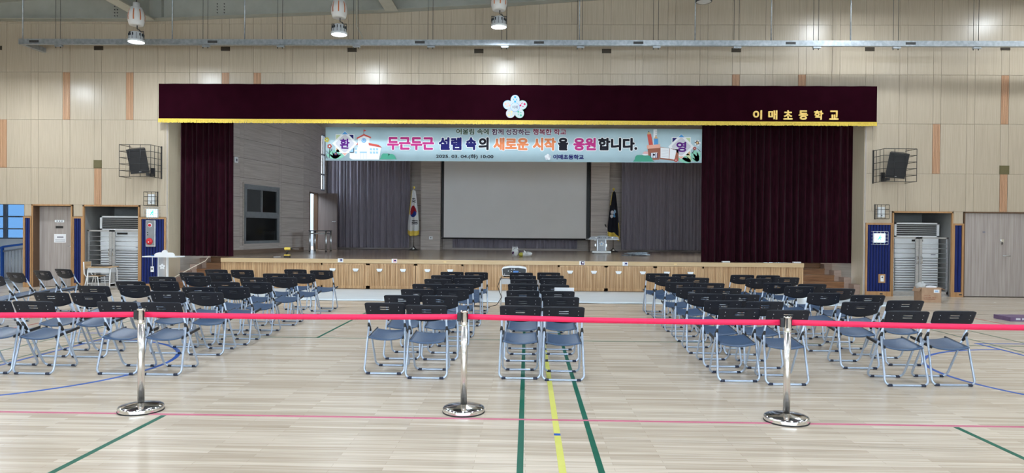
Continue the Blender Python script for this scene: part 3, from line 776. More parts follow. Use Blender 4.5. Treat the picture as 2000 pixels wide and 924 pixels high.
for i in range(n):
    x = VX0 + (VX1 - VX0) * i / n; w = (VX1 - VX0) / n
    l = 0.085 + rnd.uniform(-0.008, 0.006); y = VY - 0.020 + rnd.uniform(0, 0.012); t = rnd.uniform(-0.006, 0.006)
    k = len(mb.v)
    mb.v += [(x, y, VZ0), (x + w * 1.1, y, VZ0), (x + w * 1.1 + t, y - 0.004, VZ0 - l), (x + t, y - 0.004, VZ0 - l)]
    mb.face((k, k + 3, k + 2, k + 1))
o = wb(mb, 'fringe', 'gold', val); o['kind'] = 'stuff'
E0 = Vector((-0.34, VY - 0.03, 4.685))
em = empty('school_emblem', tuple(E0)); tag(em, 'white five-petalled flower emblem on the burgundy valance', 'emblem')
cols = ['pr_cyan', 'pr_rose', 'pr_mint', 'pr_lyellow', 'pr_peach']; rims = ['pr_navy', 'pr_mint', 'pr_green', 'pr_crimson', 'pr_blue']
def emblem(parent, R, y=0.0, petals=True, detail=True):
    for i in range(5):
        a = PI / 2 - i * 2 * PI / 5; cx, cz = 0.59 * R * math.cos(a), 0.59 * R * math.sin(a); rt_ = a - PI / 2
        pt = MB().prism(disc(cx, cz, 0.375 * R, 24, 0.41 * R, rt_), y - 0.012, y, 'xz').build('petal', rims[i], parent)
        MB().prism(disc(cx, cz, 0.355 * R, 24, 0.39 * R, rt_), y - 0.016, y - 0.012, 'xz').build('petal_face', 'pr_petal', pt)
        if detail:
            ca, sa = math.cos(a), math.sin(a)
            def P(r, t): return (r * ca - t * sa, r * sa + t * ca)
            mb = MB(); mb.prism(disc(*P(0.80 * R, 0), 0.085 * R, 12), y - 0.019, y - 0.016, 'xz')
            mb.prism(disc(*P(0.45 * R, 0), 0.075 * R, 12), y - 0.019, y - 0.016, 'xz')
            for t in (-1, 1):
                q = [P(0.50 * R, t * 0.05 * R), P(0.66 * R, t * 0.11 * R), P(0.70 * R, t * 0.17 * R), P(0.62 * R, t * 0.17 * R)]
                mb.prism(q if t < 0 else q[::-1], y - 0.019, y - 0.016, 'xz')
            mb.build('petal_figure', cols[i], pt)
    c = MB().prism(disc(0, 0, 0.37 * R, 28), y - 0.021, y, 'xz').build('centre_disc', 'pr_blue', parent)
    MB().prism(disc(0, 0, 0.345 * R, 28), y - 0.023, y - 0.021, 'xz').build('disc_face', 'pr_petal', c)
    MB().prism(disc(0, 0, 0.30 * R, 28), y - 0.024, y - 0.023, 'xz').build('disc_ring', 'pr_lblue', c)
    MB().prism(disc(0, 0, 0.285 * R, 28), y - 0.025, y - 0.024, 'xz').build('disc_face', 'pr_petal', c)
    return c
c = emblem(em, 0.315)
lettering('이매', -0.068, 0.068, -0.042, 0.042, -0.0255, 'pr_navy', c)
for i, ch in enumerate('이매초등학교'):
    x = 5.61 + i * 0.378
    o = lettering(ch, 0, 0.225, 0, 0.235, 0, 'gold_letter', None, 'gold_letter', bold=0.009, depth=0.03)
    o.location = (x, VY - 0.03, 4.405)
    tag(o, 'raised gold letter %s on the valance, %s from the left' % (ch, ('first', 'second', 'third', 'fourth', 'fifth', 'last')[i]), 'letter', 'gold letters of the school name')

# welcome banner: print drawn in banner units (1 unit = 1/735 of its length; v measured down from the top edge)
BU = 9.71 / 735.0
bn = empty('welcome_banner', (-0.405, 17.58, 3.35)); tag(bn, 'long pale blue welcome banner strung below the gold fringe', 'banner')
def bpt(x, y): return (-5.26 + (x - 636) * BU, 4.222 - (y - 249 - 0.0041 * (x - 636)) * BU * 0.995)
def bfn(u, v):
    x = -5.26 + 9.71 * u
    return (x, 17.58 + 0.004 * math.sin(u * 40), 3.355 + 0.867 * v)
wb(MB().grid(bfn, 60, 2), 'cloth', 'pr_sky', bn, solid=0.002)
def pr(col, pts, layer=1, name='print', parent=None):
    y = 17.572 - 0.0015 * layer
    return wb(MB().prism([bpt(*q) for q in pts], y, y + 0.001, 'xz'), name, col, parent or bn)
def prd(col, cx, cy, r, layer=1, n=18, ry=None, rot=0.0, name='print'): return pr(col, disc(cx, cy, r, n, ry, rot), layer, name)
def btext(body, x0, x1, y0, y1, col, off=0.0, outline=0.0, layer=3):
    a = bpt(x0, y1); b = bpt(x1, y0)
    d = root_loc(bn)
    args = (a[0] - d.x, b[0] - d.x, a[1] - d.z, b[1] - d.z)
    g_ = outline
    if outline:
        lettering(body, args[0] - g_, args[1] + g_, args[2] - g_, args[3] + g_, 17.572 - 0.0015 * (layer - 1) - d.y, 'pr_white', bn, 'lettering_outline', bold=off + outline)
    lettering(body, *args, 17.572 - 0.0015 * layer - d.y, col, bn, 'lettering', bold=off)
MO, OO = 0.017, 0.020
btext('두근두근', 758, 850, 269, 294, 'pr_magenta', MO, OO)
btext('설렘', 859, 904, 269, 294, 'pr_navy', MO, OO)
btext('속', 912, 933, 269, 294, 'pr_navy', MO, OO); btext('의', 937, 957, 269, 294, 'pr_black', MO, OO)
btext('새로운', 966, 1035, 269.5, 294.5, 'pr_orange', MO, OO)
btext('시작', 1043, 1088, 269.5, 294.5, 'pr_orange', MO, OO); btext('을', 1092, 1112, 269.5, 294.5, 'pr_black', MO, OO)
btext('응원', 1122, 1166, 269.5, 294.5, 'pr_magenta', MO, OO)
btext('합니다.', 1170, 1246, 269.5, 294.5, 'pr_black', MO, OO)
btext('어울림 속에', 893.5, 957.5, 252, 263.5, 'pr_forest', 0.005, 0.008)
btext('함께 성장하는', 963, 1038, 252.5, 264, 'pr_plum', 0.005, 0.008)
btext('행복한 학교', 1043, 1108, 252.5, 264, 'pr_crimson', 0.005, 0.008)
btext('2025. 03. 04.(화) 10:00', 854, 966.5, 302.5, 311.5, 'pr_black', 0.003)
btext('이매초등학교', 1083, 1142.5, 302.5, 312, 'pr_navy', 0.005)
for i in range(5):
    a = -PI / 2 + i * 2 * PI / 5
    prd(('pr_white', 'pr_lgrey')[i % 2], 1072.5 + 3.6 * math.cos(a), 307.5 + 3.6 * math.sin(a), 2.7, 1, 12)
prd('pr_white', 1072.5, 307.5, 2.2, 2, 12)
def badge(cx, cy, ch, tones):
    s = 17
    q = [(-1, -1), (0, -1.42), (1, -1), (1.42, 0), (1, 1), (0, 1.42), (-1, 1), (-1.42, 0)]
    pr('pr_white', [(cx + a * (s + 1.5), cy + b * (s + 1.5)) for a, b in ((-1, -1), (1, -1), (1, 1), (-1, 1))], 1)
    for k, (a, b) in enumerate(((-1, -1), (1, -1), (1, 1), (-1, 1))):
        pr(tones[k], [(cx, cy), (cx + a * s, cy), (cx + a * s, cy + b * s), (cx, cy + b * s)], 2)
    d = 24
    pr('pr_white', [(cx, cy - d - 1), (cx + d + 1, cy), (cx, cy + d + 1), (cx - d - 1, cy)], 3)
    pr('pr_blue', [(cx, cy - d), (cx + 6, cy - d + 6), (cx - 6, cy - d + 6)], 4)
    pr('pr_peach', [(cx, cy + d), (cx + 5, cy + d - 5), (cx - 5, cy + d - 5)], 4)
    pr('pr_lgrey', [(cx - 18, cy - 1.5), (cx - 1.5, cy - 17.5), (cx + 1.5, cy - 17.5), (cx + 18, cy - 1.5), (cx + 18, cy + 1.5), (cx + 1.5, cy + 17.5), (cx - 1.5, cy + 17.5), (cx - 18, cy + 1.5)], 4)
    btext(ch, cx - 9.5, cx + 9.5, cy - 9.5, cy + 10.5, 'pr_violet', 0.010, 0.0, 6)
# school building drawing
pr('pr_white', [(684, 310), (684, 292), (700, 289), (700, 270), (713, 263), (723, 270), (723, 285), (746, 290), (742, 313), (690, 313)], 1)
pr('pr_red', [(698, 270), (712, 262.5), (726, 268.5), (726, 271.5), (712, 266), (698, 273)], 2)
pr('pr_red', [(721, 280), (741, 284), (748, 289.5), (722, 285)], 2); pr('pr_red', [(695, 281), (700, 280), (700, 284), (695, 285)], 2)
pr('pr_red', [(711.4, 254), (712.2, 254), (712.2, 264), (711.4, 264)], 2); pr('pr_red', [(712.2, 254), (717, 256), (712.2, 258)], 2)
prd('pr_blue', 712, 275.5, 4.6, 2); prd('pr_lblue', 712, 275.5, 3.6, 3); pr('pr_navy', [(711.6, 272.5), (712.4, 272.5), (712.4, 276), (711.6, 276)], 4)
for x in (724, 730, 736):
    for y in (290.5, 297): pr('pr_lblue', [(x, y), (x + 4, y + 0.4), (x + 4, y + 4.4), (x, y + 4)], 2)
for y in (290, 297): pr('pr_lblue', [(694.5, y), (698.5, y), (698.5, y + 4), (694.5, y + 4)], 2)
pr('pr_lblue', [(704, 297.5), (718, 297.5), (718, 300), (704, 300)], 2)
for x in (705.5, 711, 716.5): pr('pr_lgrey', [(x, 300), (x + 0.7, 300), (x + 0.7, 312), (x, 312)], 2)
# bushes, flowers and leaves
def bush(col, x0, x1, y0, yb, layer=2):
    w = x1 - x0
    P = [(x0, yb)] + arc2(x0 + w * 0.33, yb - (yb - y0) * 0.35, w * 0.25, PI, 1.85 * PI, 10) + arc2(x0 + w * 0.66, yb - (yb - y0) * 0.15, w * 0.25, 1.25 * PI, 2 * PI, 8) + [(x1, yb)]
    pr(col, [(x, max(min(y, yb), y0)) for x, y in P], layer)
bush('pr_green', 743, 778, 301, 312.5, 3)
def leafy(cx, cy, ang, l, col, layer):
    P = disc(cx + math.cos(ang) * l / 2, cy + math.sin(ang) * l / 2, l / 2, 14, l * 0.2, ang); pr(col, P, layer)
for a, l in ((-2.7, 18), (-2.2, 20), (-1.7, 18), (-1.2, 20), (-0.7, 16), (-0.35, 20)): leafy(655, 311, a, l, 'pr_teal', 2)
for a, l in ((-2.8, 15), (-2.3, 22), (-1.9, 24), (-1.5, 20)): leafy(1364, 315, a, l, 'pr_teal', 2)
for a, l in ((-2.6, 22), (-2.0, 18), (-2.9, 26)): leafy(1350, 316, a, l, 'pr_lime' if l < 20 else 'pr_teal', 2)
for x0, y0, x1, y1 in ((644, 310, 645, 288), (644, 302, 638, 296), (644.5, 300, 650, 292), (640, 311, 637, 303), (1352, 300, 1358, 290), (1366, 306, 1360, 298), (1362, 316, 1354, 309), (1368, 296, 1362, 290)):
    pr('pr_black', [(x0 - 0.6, y0), (x0 + 0.6, y0), (x1 + 0.4, y1), (x1 - 0.4, y1)], 5)
for cx, cy, r, c1, c2 in ((644.5, 287, 3.2, 'pr_red', 'pr_white'), (639, 274, 3.4, 'pr_yellow', 'pr_lime'), (657, 302, 2.2, 'pr_violet', 'pr_yellow'), (1362, 279, 4.2, 'pr_white', 'pr_tan'), (1357, 290, 2.4, 'pr_red', 'pr_pink'), (1321, 313, 2.6, 'pr_red', 'pr_pink')):
    for i in range(5): prd(c1, cx + r * 0.7 * math.cos(i * 1.257), cy + r * 0.7 * math.sin(i * 1.257), r * 0.75, 5, 10)
    prd(c2, cx, cy, r * 0.55, 6, 10)
badge(674.5, 281.5, '환', ('pr_lime', 'pr_navy', 'pr_lblue', 'pr_tan'))
badge(1331, 286.5, '영', ('pr_navy', 'pr_lime', 'pr_tan', 'pr_lblue'))
# pot with pencils, ruler, house, book
pr('pr_white', [(1277, 253), (1284, 253), (1284, 284), (1277, 284)], 2)
for k in range(6): pr('pr_black', [(1280.5, 256 + k * 4), (1284, 256 + k * 4), (1284, 256.6 + k * 4), (1280.5, 256.6 + k * 4)], 3)
pr('pr_red', [(1265, 263), (1272.5, 262), (1277, 286), (1269, 286)], 3); pr('pr_tan', [(1265, 263), (1267.5, 256), (1272.5, 262)], 3); pr('pr_black', [(1266.6, 258.5), (1267.5, 256), (1269.4, 258.2)], 4)
pr('pr_blue', [(1278, 271), (1286, 271), (1286.5, 287), (1278, 287)], 4); pr('pr_tan', [(1278, 271), (1282, 264.5), (1286, 271)], 4); pr('pr_black', [(1281, 266), (1282, 264.5), (1283, 266)], 5)
pr('pr_peach', [(1264, 284), (1290, 282), (1290.5, 289), (1265, 291)], 5); pr('pr_brown', [(1266, 291), (1290, 289), (1289, 312), (1269, 313)], 5)
pr('pr_white', [(1272, 299), (1285, 298), (1285, 308), (1272, 309)], 6)
for x in (1272, 1276, 1281, 1284): pr('pr_navy', [(x, 299), (x + 1, 299), (x + 1, 309), (x, 309)], 7)
prd('pr_black', 1278.5, 302.5, 2.0, 8, 10)
pr('pr_pink', [(1256, 300), (1260, 296), (1267, 296), (1268, 302)], 3); pr('pr_white', [(1256, 301), (1268, 301), (1268, 309), (1256, 307)], 3)
pr('pr_brown', [(1288, 289), (1291, 287), (1309, 290), (1326, 292), (1326, 314), (1316, 314), (1290, 311)], 4)
pr('pr_white', [(1291, 288), (1308, 290), (1307, 310), (1291, 308.5)], 5); pr('pr_white', [(1309, 290), (1322, 294), (1318, 312), (1308, 310)], 5)
for k in range(5): pr('pr_lgrey', [(1293, 293 + k * 3), (1306, 294.2 + k * 3), (1306, 294.9 + k * 3), (1293, 293.7 + k * 3)], 6)
bush('pr_green', 1238, 1280, 303, 316, 6)

# ================================================================== LEFT END OF THE HALL
# door_1 with plates
d1 = empty('door_1', (-12.3, WY, 0)); d1['kind'] = 'structure'; d1['label'] = 'grey-brown wooden door at the left with paper notice'
mb = MB(); mb.box(-12.85, -12.81, WY - 0.015, WY + 0.30, 0, 2.14); mb.box(-11.83, -11.79, WY - 0.015, WY + 0.30, 0, 2.14); mb.box(-12.85, -11.79, WY - 0.015, WY + 0.30, 2.11, 2.15)
wb(mb, 'door_frame', 'oak_dark', d1)
mb = MB(); mb.box(-12.87, -12.83, WY - 0.02, WY, 0, 2.15); mb.box(-11.83, -11.79, WY - 0.02, WY, 0, 2.15); mb.box(-12.87, -11.79, WY - 0.02, WY, 2.12, 2.155)
wb(mb, 'door_casing', 'oak_trim', d1)
WD = WY + 0.14
lf = wb(BX(-12.81, -11.835, WD + 0.06, WD + 0.10, 0.01, 2.10), 'door_leaf', 'door_wood', d1)
mb = MB(); mb.box(-12.40, -12.15, WD + 0.050, WD + 0.06, 1.69, 1.755); wb(mb, 'name_plate', 'white_plastic', lf, bevel=0.01)
for k in range(3): wb(BX(-12.35 + 0.065 * k, -12.32 + 0.065 * k, WD + 0.048, WD + 0.05, 1.705, 1.738), 'print_mark', 'grey_print', lf)
wb(BX(-12.375, -12.18, WD + 0.052, WD + 0.06, 1.535, 1.595), 'dark_plate', 'black', lf)
np_ = wb(BX(-12.42, -12.105, WD + 0.056, WD + 0.06, 1.16, 1.385), 'paper_notice', 'paper', lf)
wb(BX(-12.34, -12.17, WD + 0.054, WD + 0.0555, 1.285, 1.32), 'print_line', 'grey_print', lf)
for k in range(3): wb(BX(-12.39, -12.13, WD + 0.054, WD + 0.0555, 1.19 + 0.024 * k, 1.197 + 0.024 * k), 'print_line', 'grey_print', lf)
mb = MB(); mb.cyl((-11.90, WD + 0.06, 1.06), (-11.90, WD + 0.01, 1.06), 0.02, 10); mb.tube([(-11.90, WD + 0.01, 1.06), (-12.02, WD + 0.01, 1.07)], 0.011, 8)
wb(mb, 'door_handle', 'brushed', lf)
# blue ribbed wall panels in oak frames
def blue_panel(x0, x1, z0, z1, label, base=0.12):
    e = empty('wall_panel', ((x0 + x1) / 2, WY, 0)); tag(e, label, 'wall panel')
    fr_ = MB()
    t = 0.045
    fr_.box(x0, x0 + t, WY - 0.02, WY + 0.02, 0, z1); fr_.box(x1 - t, x1, WY - 0.02, WY + 0.02, 0, z1); fr_.box(x0 + t, x1 - t, WY - 0.02, WY + 0.02, z1 - t, z1); fr_.box(x0 + t, x1 - t, WY - 0.02, WY + 0.02, 0, base)
    wb(fr_, 'frame', 'oak_trim', e)
    a, b = x0 + t, x1 - t
    n = max(2, round((b - a) / 0.075)); p = (b - a) / n
    wb(BX(a, b, WY + 0.012, WY + 0.02, base, z1 - t), 'backing', 'black', e)
    for i in range(n):
        mb = MB().prism([(a + i * p + 0.004, WY + 0.012), (a + i * p + 0.018, WY - 0.012), (a + (i + 1) * p - 0.018, WY - 0.012), (a + (i + 1) * p - 0.004, WY + 0.012)], base, z1 - t, 'xy')
        wb(mb, 'rib', 'blue_panel', e)
    if x1 - x0 > 0.2: wb(BX((x0 + x1) / 2 + 0.03, (x0 + x1) / 2 + 0.10, WY - 0.024, WY - 0.02, 0.045, 0.075), 'floor_outlet', 'black', e)
    return e
blue_panel(-13.09, -12.86, 0, 1.84, 'narrow blue ribbed panel between the stair window and left door')
blue_panel(-11.80, -11.52, 0, 1.84, 'narrow blue ribbed panel right of the left door')
blue_panel(-10.03, -9.34, 0, 1.84, 'blue ribbed wall panel behind the fire alarm box')
blue_panel(8.54, 9.21, 0, 1.85, 'blue ribbed wall panel right of the stage with lit exit sign')
blue_panel(10.71, 10.98, 0, 1.85, 'narrow blue ribbed panel beside the grey double door')
# fire alarm box
e = empty('fire_alarm', (-9.715, WY - 0.015, 1.42)); tag(e, 'grey steel fire alarm box with red lamp and bell', 'fire alarm')
BX(-0.125, 0.125, -0.05, 0, -0.34, 0.34).build('housing', 'brushed', e, bevel=0.008)
BX(-0.105, 0.105, -0.055, -0.05, -0.30, 0.325).build('cover', 'lectern_grey', e)
MB().lathe([(0.055, 0), (0.055, 0.01), (0.04, 0.012)], 20).build('lamp_ring', 'white_plastic', e, (-0.01, -0.055, 0.215)).rotation_euler = (PI / 2, 0, 0)
MB().lathe([(0.038, 0), (0.036, 0.02), (0.02, 0.034), (0.0, 0.036)], 16).build('red_lamp', 'red_plastic', e, (-0.01, -0.065, 0.215)).rotation_euler = (PI / 2, 0, 0)
MB().lathe([(0.088, 0), (0.085, 0.02), (0.06, 0.04), (0.02, 0.045), (0.0, 0.045)], 24).build('bell', 'red_plastic', e, (-0.02, -0.055, -0.20)).rotation_euler = (PI / 2, 0, 0)
MB().lathe([(0.018, 0), (0.012, 0.012), (0, 0.012)], 10).build('bell_cap', 'white_plastic', e, (-0.02, -0.10, -0.22)).rotation_euler = (PI / 2, 0, 0)
for z in (0.03, -0.03): MB().lathe([(0.014, 0), (0.012, 0.01), (0, 0.01)], 10).build('button', 'black', e, (-0.07, -0.055, z)).rotation_euler = (PI / 2, 0, 0)
# wall sockets low on the blue panels
e = empty('wall_socket', (-9.685, WY - 0.014, 0.50)); tag(e, 'white wall socket with cable on the left blue panel', 'socket')
BX(-0.04, 0.04, -0.02, 0, -0.07, 0.07).build('plate', 'white_plastic', e); BX(-0.016, 0.016, -0.024, -0.02, -0.012, 0.03).build('outlet', 'black', e); MB().tube([(0, -0.01, 0.07), (0, -0.01, 0.36)], 0.006, 6).build('cable', 'white_plastic', e)
e = empty('wall_socket', (8.95, WY - 0.014, 0.45)); tag(e, 'white wall socket in a square oak frame, right blue panel', 'socket')
BX(-0.085, 0.085, -0.012, 0, -0.11, 0.11).build('frame', 'oak_trim', e); BX(-0.04, 0.04, -0.024, -0.012, -0.075, 0.075).build('plate', 'white_plastic', e); MB().lathe([(0.02, 0), (0.018, 0.006), (0, 0.006)], 12).build('outlet', 'black', e, (0, -0.024, 0.03)).rotation_euler = (PI / 2, 0, 0)

# niches with air conditioners behind bar gates
def niche(x0, x1, side, dark):
    e = empty('wall_niche_' + side); e['kind'] = 'structure'
    wb(BX(x0 - 0.05, x1 + 0.05, 18.75, 18.8, 0, 2.4), 'niche_back', 'niche_paint', e)
    for x in (x0 - 0.05, x1): wb(BX(x, x + 0.05, WY + 0.35, 18.75, 0, 2.4), 'niche_side', 'niche_paint', e)
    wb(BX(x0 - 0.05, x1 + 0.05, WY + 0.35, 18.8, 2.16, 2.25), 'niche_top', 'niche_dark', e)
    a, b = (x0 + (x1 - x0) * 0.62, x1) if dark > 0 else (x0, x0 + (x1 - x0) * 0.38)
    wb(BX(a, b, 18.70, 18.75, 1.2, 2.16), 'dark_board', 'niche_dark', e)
    fr_ = MB(); fr_.box(x0, x0 + 0.035, WY - 0.02, WY + 0.03, 0, 2.15); fr_.box(x1 - 0.035, x1, WY - 0.02, WY + 0.03, 0, 2.15); fr_.box(x0, x1, WY - 0.02, WY + 0.03, 2.11, 2.15)
    for x in (x0, x1 - 0.02): wb(BX(x, x + 0.02, WY + 0.03, WY + 0.36, 0, 2.15), 'niche_jamb', 'niche_paint', e)
    wb(fr_, 'niche_frame', 'oak_trim', e)
niche(-11.52, -10.03, 'left', 1); niche(9.20, 10.71, 'right', -1)
def air_con(x0, x1, label):
    y = 17.78; e = empty('air_conditioner', ((x0 + x1) / 2, y, 0)); tag(e, label, 'air conditioner')
    wb(BX(x0, x1, y + 0.03, y + 0.45, 0.02, 1.87), 'cabinet', 'white_metal', e, bevel=0.01)
    fr_ = MB(); a, b, c, d = x0, x1, 1.50, 1.87
    fr_.box(a, b, y, y + 0.03, d - 0.04, d); fr_.box(a, b, y, y + 0.03, c, c + 0.035); fr_.box(a, a + 0.055, y, y + 0.03, c, d); fr_.box(b - 0.055, b, y, y + 0.03, c, d)
    wb(fr_, 'outlet_frame', 'white_plastic', e)
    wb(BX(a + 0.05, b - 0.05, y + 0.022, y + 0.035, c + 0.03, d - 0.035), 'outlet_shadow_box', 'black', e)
    for k in range(5): wb(BX(a + 0.055, b - 0.055, y + 0.004, y + 0.014, c + 0.078 + k * 0.052, c + 0.086 + k * 0.052), 'louvre', 'white_plastic', e)
    wb(BX(x0 + 0.01, x1 - 0.01, y + 0.01, y + 0.03, 0.98, 1.49), 'front_panel', 'white_metal', e)
    wb(BX((x0 + x1) / 2 - 0.12, (x0 + x1) / 2 + 0.16, y + 0.004, y + 0.012, 1.385, 1.435), 'display', 'black', e)
    wb(BX(x0 + 0.02, x1 - 0.02, y + 0.02, y + 0.032, 0.06, 0.97), 'intake_back', 'lectern_grey', e)
    for k in range(14): wb(BX(x0 + 0.03, x1 - 0.03, y + 0.002, y + 0.022, 0.085 + k * 0.063, 0.118 + k * 0.063), 'intake_slat', 'white_metal', e)
    wb(BX(x1 - 0.20, x1 - 0.08, y + 0.006, y + 0.011, 1.04, 1.06), 'badge', 'grey_print', e)
air_con(-11.32, -10.16, 'white floor-standing air conditioner in the left niche')
air_con(9.46, 10.60, 'white floor-standing air conditioner in the right niche')
def gate(x0, x1, xm, label, side):
    y = 17.50; e = empty('bar_gate', ((x0 + x1) / 2, y, 0)); tag(e, label, 'gate')
    for a, b, hx in ((x0, xm - 0.006, xm - 0.05), (xm + 0.006, x1, xm + 0.05)):
        lf = MB(); t = 0.035
        lf.box(a, a + (t if a == x0 else 0.075), y, y + 0.04, 0.05, 1.50); lf.box(b - (t if b == x1 else 0.075), b, y, y + 0.04, 0.05, 1.50)
        lf.box(a, b, y, y + 0.04, 1.46, 1.50); lf.box(a, b, y, y + 0.04, 0.05, 0.12)
        l = wb(lf, 'gate_leaf', 'gate_steel', e)
        for k in range(10): wb(MB().cyl((a + 0.03, y + 0.02, 0.235 + k * 0.122), (b - 0.03, y + 0.02, 0.235 + k * 0.122), 0.010, 8), 'bar', 'gate_steel', l)
        wb(MB().tube([(hx, y, 0.83), (hx, y - 0.05, 0.84), (hx, y - 0.05, 1.0), (hx, y, 1.01)], 0.012, 8), 'handle', 'chrome', l)
    wb(BX(x0, x1, y - 0.01, y + 0.05, 0.0, 0.045), 'threshold', 'gate_steel', e)
gate(-11.47, -10.075, -10.82, 'steel bar gate in front of the left air conditioner', 0)
gate(9.245, 10.67, 9.935, 'steel bar gate in front of the right air conditioner', 1)
# double door at the right
d2 = empty('door_2', (12, WY, 0)); d2['kind'] = 'structure'; d2['label'] = 'wide grey-brown wooden double door at the right edge'
mb = MB(); mb.box(10.98, 11.01, WY - 0.01, WY + 0.10, 0, 2.14); mb.box(10.98, 13.0, WY - 0.01, WY + 0.10, 2.12, 2.15); mb.box(12.97, 13.0, WY - 0.01, WY + 0.10, 0, 2.14)
wb(mb, 'door_frame', 'oak_dark', d2)
for a, b in ((11.015, 11.60), (11.602, 12.965)):
    lf = wb(BX(a, b, WY + 0.03, WY + 0.08, 0.02, 2.115), 'door_leaf', 'door_wood', d2)
mb = MB(); mb.box(11.905, 11.985, WY, WY + 0.03, 1.38, 1.47); wb(mb, 'lock', 'chrome', lf, bevel=0.006)
wb(BX(11.925, 11.945, WY - 0.01, WY, 1.33, 1.40), 'lock', 'black', lf)
mb = MB(); mb.cyl((12.0, WY + 0.03, 1.05), (12.0, WY - 0.03, 1.05), 0.018, 10); mb.tube([(11.94, WY - 0.03, 1.052), (12.13, WY - 0.03, 1.048)], 0.011, 8)
wb(mb, 'door_handle', 'brushed', lf)
wb(BX(11.47, 11.53, WY + 0.024, WY + 0.03, 1.62, 1.66), 'screw_plate', 'grey_print', d2)
# opening to the stairs at far left with daylight window and railing
mb = MB()
mb.box(-13.12, -13.04, WY + 0.35, 19.9, 0, 2.6); mb.box(-18.2, -13.0, WY + 0.35, 19.9, 2.45, 2.6); mb.box(-18.3, -18.2, WY, 19.9, 0, 2.6); mb.box(-18.2, -15.0, WY + 0.31, WY + 0.38, 0, 2.6)
mb.box(-18.2, -13.1, 19.8, 19.9, 0, 1.20); mb.box(-14.70, -13.1, 19.8, 19.9, 1.2, 2.6); mb.box(-18.2, -17.6, 19.8, 19.9, 1.2, 2.6)
struct('wall_stairwell', mb, 'white_plastic')
struct('floor_stairwell', BX(-18.2, -15.5, WY, 19.9, -0.1, 0.0), 'maple_floor')
wn = empty('window_2', (-15.6, 19.8, 1.2)); wn['kind'] = 'structure'; wn['label'] = 'blue-lit stairwell window at the far left'
mb = MB()
for z in (1.20, 1.48, 1.84, 2.41): mb.box(-17.6, -14.70, 19.76, 19.82, z, z + 0.04)
for x in (-17.6, -14.76): mb.box(x, x + 0.06, 19.76, 19.82, 1.2, 2.45)
mb.box(-15.47, -15.37, 19.75, 19.82, 1.2, 2.45)
wb(mb, 'window_frame', 'alu_frame', wn)
for a, b in ((-17.55, -15.45), (-15.39, -14.74)):
    wb(BX(a, b, 19.785, 19.79, 1.22, 2.43), 'pane', 'blue_glass', wn)
rl = empty('stair_railing', (-14.2, 18.7, 0)); tag(rl, 'steel stair railing with blue handrail beyond the left opening', 'railing')
def rz_(x): return 1.20 + (x + 13.2) * 0.14
wb(MB().tube([(-14.75, 18.7, rz_(-14.75) - 0.02), (-14.62, 18.7, rz_(-14.6)), (-13.15, 18.7, rz_(-13.15))], 0.03, 10), 'handrail', 'line_blue', rl)
wb(MB().tube([(-15.2, 18.7, rz_(-15.2) - 0.12), (-13.15, 18.7, rz_(-13.15) - 0.12)], 0.022, 8), 'lower_rail', 'gate_steel', rl)
wb(MB().tube([(-15.2, 18.7, 0.12), (-13.15, 18.7, 0.12)], 0.018, 8), 'bottom_rail', 'gate_steel', rl)
for i in range(22):
    x = -15.15 + i * 0.093
    wb(MB().tube([(x, 18.7, 0.12), (x, 18.7, rz_(x) - 0.12)], 0.010, 6), 'bar', 'gate_steel', rl)
wb(BX(-14.70, -14.64, 18.67, 18.73, 0, rz_(-14.67)), 'post', 'line_blue', rl)

# exit signs, caged boxes, caged loudspeakers, notice
def cage(parent, x0, x1, y0, y1, z0, z1, nx, nz, r, mat='black', name='cage_wire'):
    for i in range(nz + 1):
        z = z0 + (z1 - z0) * i / nz
        MB().tube([(x0, y1, z), (x0, y0, z), (x1, y0, z), (x1, y1, z)], r, 5).build(name, mat, parent)
    for i in range(nx + 1):
        x = x0 + (x1 - x0) * i / nx
        MB().tube([(x, y0, z0), (x, y0, z1)], r, 5).build(name, mat, parent)
for x, z, w, h, lb, pr_ in ((-9.675, 1.945, 0.29, 0.22, 'glowing exit sign above the fire alarm box', 0), (8.86, 1.47, 0.29, 0.24, 'glowing exit sign in a white wire cage at right', 1)):
    e = empty('exit_sign', (x, WY - 0.016, z)); tag(e, lb, 'exit sign')
    BX(-w / 2, w / 2, -0.05, 0, -h / 2, h / 2).build('housing', 'white_plastic', e)
    BX(-w / 2 + 0.012, w / 2 - 0.012, -0.054, -0.05, -h / 2 + 0.012, h / 2 - 0.012).build('lit_face', 'exit_lit', e)
    mb = MB(); mb.prism(disc(0.02, 0.055, 0.014, 10), -0.057, -0.054, 'xz')
    mb.prism([(-0.02, 0.03), (0.03, 0.04), (0.05, 0.0), (0.035, -0.005), (0.02, 0.02), (0.01, -0.01), (0.04, -0.05), (0.025, -0.055), (-0.01, -0.015), (-0.04, -0.05), (-0.055, -0.04), (-0.02, 0.0)], -0.057, -0.054, 'xz')
    mb.build('running_figure', 'exit_green', e)
    cage(e, -w / 2 - 0.04, w / 2 + 0.04, -0.10, 0, -h / 2 - 0.04, h / 2 + 0.04, 4 if pr_ else 6, 4, 0.004, 'white_plastic' if pr_ else 'brushed')
for x, z, s_, lb in ((-9.70, 2.315, 1, 'small white box in a black wire cage above the left exit sign'), (8.90, 2.13, -1, 'small white box in a black wire cage right of the stage')):
    e = empty('caged_box', (x, WY, z)); tag(e, lb, 'wall box')
    BX(-0.08, 0.08, -0.07, 0, -0.14, 0.12).build('box', 'white_metal', e, bevel=0.006)
    BX(-0.015, 0.015, -0.075, -0.07, -0.10, -0.08).build('lock', 'black', e)
    cage(e, -0.15, 0.15, -0.14, 0, -0.175, 0.175, 3, 3, 0.006)
    BX(s_ * 0.14 - 0.010, s_ * 0.14 + 0.010, -0.02, 0, -0.19, 0.19).build('bracket', 'black', e)
